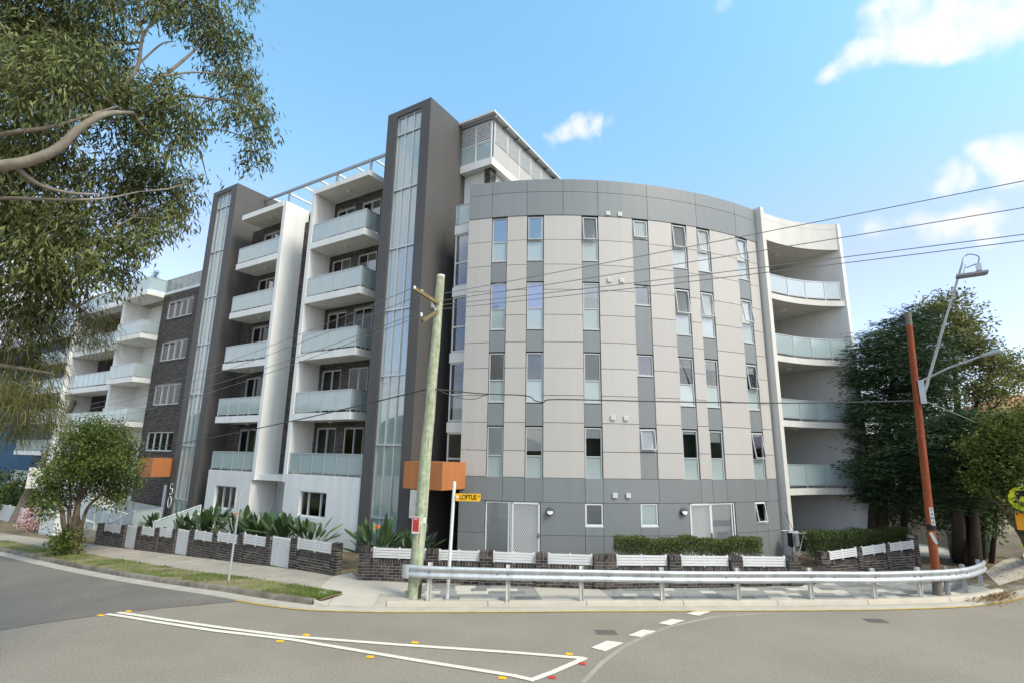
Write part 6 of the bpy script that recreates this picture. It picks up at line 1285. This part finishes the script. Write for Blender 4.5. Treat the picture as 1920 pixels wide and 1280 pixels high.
rt_tree('shrub_tree', 'dark shady understorey tree between the conifers and the leaning trunk', (1840, 1045), [(1845,960,24),(1825,985,18),(1860,940,22),(1890,940,16),(1870,905,20),(1740,930,30),(1735,960,18),(1700,962,22),(1772,960,20),(1832,962,18),(1852,985,14),(1660,965,16),(1880,965,14),(1760,985,10)], 29, 'hedge_dark', 'bark_dark', [([(1842, 1010, 29), (1846, 960, 29)], [.14, .1, .04]), ([(1850, 1010, 29.2), (1870, 950, 29.2)], [.1, .06])], (.15, .065), 3600, 35, .2, 0, 9, .2)
for i, (px, py, R_) in enumerate([(1905, 775, 30)]):
    c = pd(px, py, 50); PT = thing('palm', (c[0], c[1], 0), 'small dark palm crown in front of the far tiled roof', 'palm'); mb = MB(); mb.tube([(c[0], c[1], 0), c], [.2, .16], 8); mb.build('trunk', 'bark_dark', PT); V = []; Fq = []
    for k in range(16):
        a = k * 2.4; mbp = [c + np.array([math.cos(a) * u * 2.2, math.sin(a) * u * 2.2, .9 * u - 1.9 * u * u]) for u in np.linspace(0, 1, 8)]
        for p, q in zip(mbp[:-1], mbp[1:]):
            sd = np.cross(q - p, [0, 0, 1.]); sd /= np.linalg.norm(sd)
            for s_ in (-1, 1):
                n = len(V); V += [p, q, q + sd * s_ * .35 - [0, 0, .25], p + sd * s_ * .4 - [0, 0, .28]]; Fq.append((n, n + 1, n + 2, n + 3))
    mesh_np('fronds', V, Fq, 'conifer_leaf', PT)
# --- hedges
def hedge(label, a, b, zlo, zhi, depth, m, n, seed, stems=True, bot=.35):
    r = np.random.default_rng(seed); a, b = np.array(a, float), np.array(b, float); t, nn, L, rz = frame_of(a, b); H = thing('hedge', (*((a + b) / 2), KH), label, 'hedge'); k = int(n)
    u = r.random(k) * L; v = r.random(k) ** .62; d = r.normal(size=k) * depth * .27; d = np.clip(d, -depth / 2, depth / 2); z = zlo + (zhi - zlo) * v + .05 * np.sin(u * 3.1) + .03 * np.sin(u * 7.7 + 1)
    gapm = np.sin(u * 2.7) + np.sin(u * 5.3 + 2) * .7; keep = (v > bot) | (r.random(k) < .25 + .2 * gapm); 
    P = np.stack([a[0] + t[0] * u + nn[0] * d, a[1] + t[1] * u + nn[1] * d, z], 1)[keep]; q = len(P)
    V, Fq = leaves(P, rand_unit(q, r) + np.array([0, 0, .3]), rand_unit(q, r), r.uniform(.035, .07, q), r.uniform(.02, .035, q)); mesh_np('foliage', V, Fq, m, H); mb = MB()
    for i in range(int(L / .16)):
        u0 = (i + r.random()) * .16; p = a + t * u0; top = np.array([p[0] + r.normal() * .06 + t[0] * r.normal() * .08, p[1] + r.normal() * .08, zlo + (zhi - zlo) * .8]); mb.tube([(p[0], p[1], KH - .02), (p[0] + r.normal() * .03, p[1] + r.normal() * .03, zlo + .1), top], [.012, .009, .004], 4, cap=False)
    mb.build('stems', 'bark_pale', H)
hA, hB = arc(11.2)[0], arc(24.9)[0]
hedge('clipped yellow-green hedge with bare stems in front of the grey facade', pd(1152, 1020, 18.7)[:2], pd(1426, 1020, 20.5)[:2], .60, pd(1290, 1006, 19.6)[2], .55, 'hedge_leaf', 26000, 1)
hedge('dense dark green hedge behind the right-hand brick wall', pd(1514, 1010, 23.3)[:2], pd(1698, 1000, 27.2)[:2], .35, pd(1600, 992, 25.2)[2], .8, 'hedge_dark', 30000, 2, bot=.0)
# --- bird of paradise plants
def strelitzia(label, x, y, z0, H, n, seed, flowers=0, lime=0):
    r = random.Random(seed); S = thing('bird_of_paradise_plant', (x, y, z0), label, 'plant', 'bird of paradise plants in the garden bed'); stems = MB()
    for k in range(n):
        a = r.uniform(0, 2 * math.pi); lean = r.uniform(.05, .55) * (1 if r.random() < .75 else 1.5); h = H * r.uniform(.45, .95) * (1 - .25 * lean); d = np.array([math.cos(a), math.sin(a), 0])
        b = np.array([x, y, z0]) + d * r.uniform(.02, .28); m = b + d * lean * h * .35 + [0, 0, h * .5]; tp = b + d * lean * h * .8 + [0, 0, h * .82]; stems.tube([b, m, tp], [.016, .013, .009], 5, cap=False)
        L = r.uniform(.34, .55) * (H / 1.4); W_ = L * r.uniform(.36, .48); ax = d * lean * 1.1 + np.array([0, 0, 1 - lean * .7]); ax /= np.linalg.norm(ax); sd = np.cross(ax, d + np.array([.01, .02, .3])); sd /= np.linalg.norm(sd); nrm = np.cross(sd, ax); V = []; K = 6
        for i in range(K + 1):
            u = i / K; wv = W_ * .5 * (math.sin(math.pi * min(u * .93 + .04, 1)) ** .7); c = tp + ax * L * u + d * L * .35 * u * u * lean * 1.6 - np.array([0, 0, L * .25 * u * u * lean]); V += [c - sd * wv + nrm * wv * .35, c, c + sd * wv + nrm * wv * .35]
        lf = MB(); lf.add(V, [(3 * i + j, 3 * i + j + 1, 3 * i + j + 4, 3 * i + j + 3) for i in range(K) for j in (0, 1)]); lf.build('leaf', 'strel_lime' if k < lime else 'strel_leaf', S, smooth=True)
    for k in range(flowers):
        a = r.uniform(3.4, 5.6); b = np.array([x, y, z0]); tp = b + np.array([math.cos(a) * .3, math.sin(a) * .25, H * .80]); stems.tube([b, (b + tp) / 2 + [0, 0, .1], tp], [.014, .011, .008], 5, cap=False); f = MB()
        for j in range(6): v = np.array([r.uniform(-.09, .12), r.uniform(-.05, .05), r.uniform(.08, .17)]); s_ = np.cross(v, [0, 1, .2]); s_ = s_ / np.linalg.norm(s_) * .022; f.add([tp, tp + v * .6 + s_, tp + v, tp + v * .6 - s_], [(0, 1, 2, 3)])
        f.build('flower', 'petal', S)
    stems.build('stems', 'strel_leaf', S)
spots = [(475, 26.4, 14.2, 1.45, 20, 0, 'bird of paradise clump left of the thin red and white sign post'), (505, 24.3, 14.0, 1.75, 34, 0, 'tall bird of paradise clump under the left podium window'), (560, 21.9, 14.0, 1.7, 34, 1, 'bird of paradise clump with one orange flower before the recess'), (590, 20.2, 13.9, 1.65, 34, 0, 'bird of paradise clump left of the right podium window'), (620, 18.7, 13.8, 1.6, 32, 0, 'bird of paradise clump with pale leaves under the right podium window'), (640, 17.2, 13.9, 1.45, 26, 0, 'bird of paradise clump behind the near garden gate'), (660, 13.85, 14.0, 1.7, 34, 2, 'bird of paradise clump with two orange flowers in the wall gap'), (730, 12.4, 14.15, 1.5, 26, 0, 'bird of paradise clump at the foot of the dark tower, right of the gap'), (300, 29.4, 14.3, 1.3, 18, 0, 'small bird of paradise clump below the house number')]
for i, (_, s_, w_2, H, n, fl, lab) in enumerate(spots):
    n = int(n * 1.35); p = wp(s_, w_2, 0); z0 = gz(p[0], p[1]) + KH - .02 + (.12 if s_ > 15 else 0); strelitzia(lab, p[0], p[1], z0, H, n, 50 + i, fl, 2 if i == 5 else 0)
# raised garden bed behind wall A
mb = MB(); mb.wbox(14.6, 27.0, 12.9, 15.9, -1.2, -.02); tag(mb.build('garden_bed', 'soil', kind='structure'))
# pink shrub, far-left bushes
def bush(label, c, R, n, m, seed, leaf=(.12, .05), name='shrub'):
    r = np.random.default_rng(seed); B_ = thing(name, (c[0], c[1], c[2] - R[2]), label, 'shrub'); cen = clump_points(np.array(c), np.array(R), n // 8, r, .3); P = np.repeat(cen, 8, 0) + r.normal(size=(len(cen) * 8, 3)) * .1; q = len(P); V, Fq = leaves(P, rand_unit(q, r) + [0, 0, .2], rand_unit(q, r), r.uniform(.6, 1.2, q) * leaf[0], r.uniform(.7, 1.2, q) * leaf[1]); mesh_np('foliage', V, Fq, m, B_); mb = MB()
    for k in range(7): e_ = np.array(c) + r.normal(size=3) * np.array(R) * .4; mb.tube([(c[0], c[1], c[2] - R[2] - .1), e_], [.03, .01], 5, cap=False)
    mb.build('stems', 'bark_dark', B_)
    return B_
p = wp(42.5, 13.6, 0); bush('pink flowering shrub beside the white letterboxes', (p[0], p[1], gz(p[0], p[1]) + .9), (.9, .9, .9), 1600, 'pink', 61, (.10, .06))
bush('green hedge mass behind the pale slatted fence on the far left', tuple(pd(40, 938, 64)), (3.5, 2, 1.3), 2600, 'street_leaf', 62, (.3, .14)); bush('dark shrub at the left frame edge before the blue building', tuple(pd(5, 925, 60)), (2.2, 2, 2.0), 2200, 'hedge_dark', 63, (.3, .14))
p = wp(39.5, 16.6, 15.9); bush('tiny pot plant on the corner of the roof terrace', tuple(p), (.16, .16, .3), 160, 'street_leaf', 64, (.12, .05), 'roof_plant')
# dark planting in front of the far-left fence
# --- grass blades on the verge
r = np.random.default_rng(77); n = 24000; s_ = 12.3 + (r.random(n) ** 1.7) * 26; w0_ = np.array([kw(q) for q in s_]); w1_ = np.array([E_w(q) for q in s_]); u = r.random(n); w_ = w0_ + .02 + (w1_ - w0_) * u * 1.02
X = U[0] * s_ + Nn[0] * w_; Y = U[1] * s_ + Nn[1] * w_
patch = np.sin(s_ * 1.9) + np.sin(s_ * .83 + w_ * 3) + .6 * np.sin(s_ * 4.1 + w_ * 5); keep = (patch > .1) | (s_ < 13.7) | (r.random(n) < .12); keep &= ~((s_ > 14.3) & (s_ < 15.4) & (r.random(n) < .8)); X, Y, s_ = X[keep], Y[keep], s_[keep]; q = len(X)
Z = np.array([gz(a, b) for a, b in zip(X, Y)]) + KH; V, Fq = leaves(np.stack([X, Y, Z], 1), rand_unit(q, r) * .6 + [0, 0, 1], rand_unit(q, r), r.uniform(.03, .09, q), r.uniform(.008, .016, q), .1); mesh_np('verge_grass', V, Fq, 'grass_blade', kind='stuff', label='patchy short grass on the verge along the old kerb')
# valve cover in the grass
c = gp(612, 1111, KH); VC = thing('valve_cover', c, 'small grey concrete valve cover in the grass near the kerb ramp', 'cover'); ubox('cover_lid', 'galv_white', VC, c + [0, 0, .012], (.42, .3, .03), -.3); ubox('lid_rim', 'concrete_old', VC, c + [0, 0, .003], (.52, .4, .03), -.3)
# --- leaf litter at the right end of the kerb and under the trees
n = 2600; r = np.random.default_rng(88); c0 = gp(1862, 1118); X = np.concatenate([c0[0] + r.normal(size=n // 2) * .55, r.uniform(13.2, 22, n // 2)]); Y = np.concatenate([c0[1] + r.normal(size=n // 2) * .28 + (X[:n // 2] - c0[0]) * .6, r.uniform(18.8, 24, n // 2)]); Z = np.where(np.arange(len(X)) < n // 2, .03 + .06 * r.random(len(X)), KH + .03)
V, Fq = leaves(np.stack([X, Y, Z], 1), rand_unit(len(X), r) * [1, 1, .25], rand_unit(len(X), r) * .3 + [0, 0, 1], r.uniform(.05, .12, len(X)), r.uniform(.03, .05, len(X))); mesh_np('leaf_litter', V, Fq, 'litter', kind='stuff', label='dry brown leaf litter at the kerb end and under the trees')
mb = MB(); mb.add([(c0[0] - 1.0, c0[1] - .45, .012), (c0[0] + .9, c0[1] + .25, .012), (c0[0] + 1.1, c0[1] + .9, .03), (c0[0] - .3, c0[1] + .25, .06)], [(0, 1, 2, 3)]); tag(mb.build('dirt_patch', 'soil', kind='structure'))
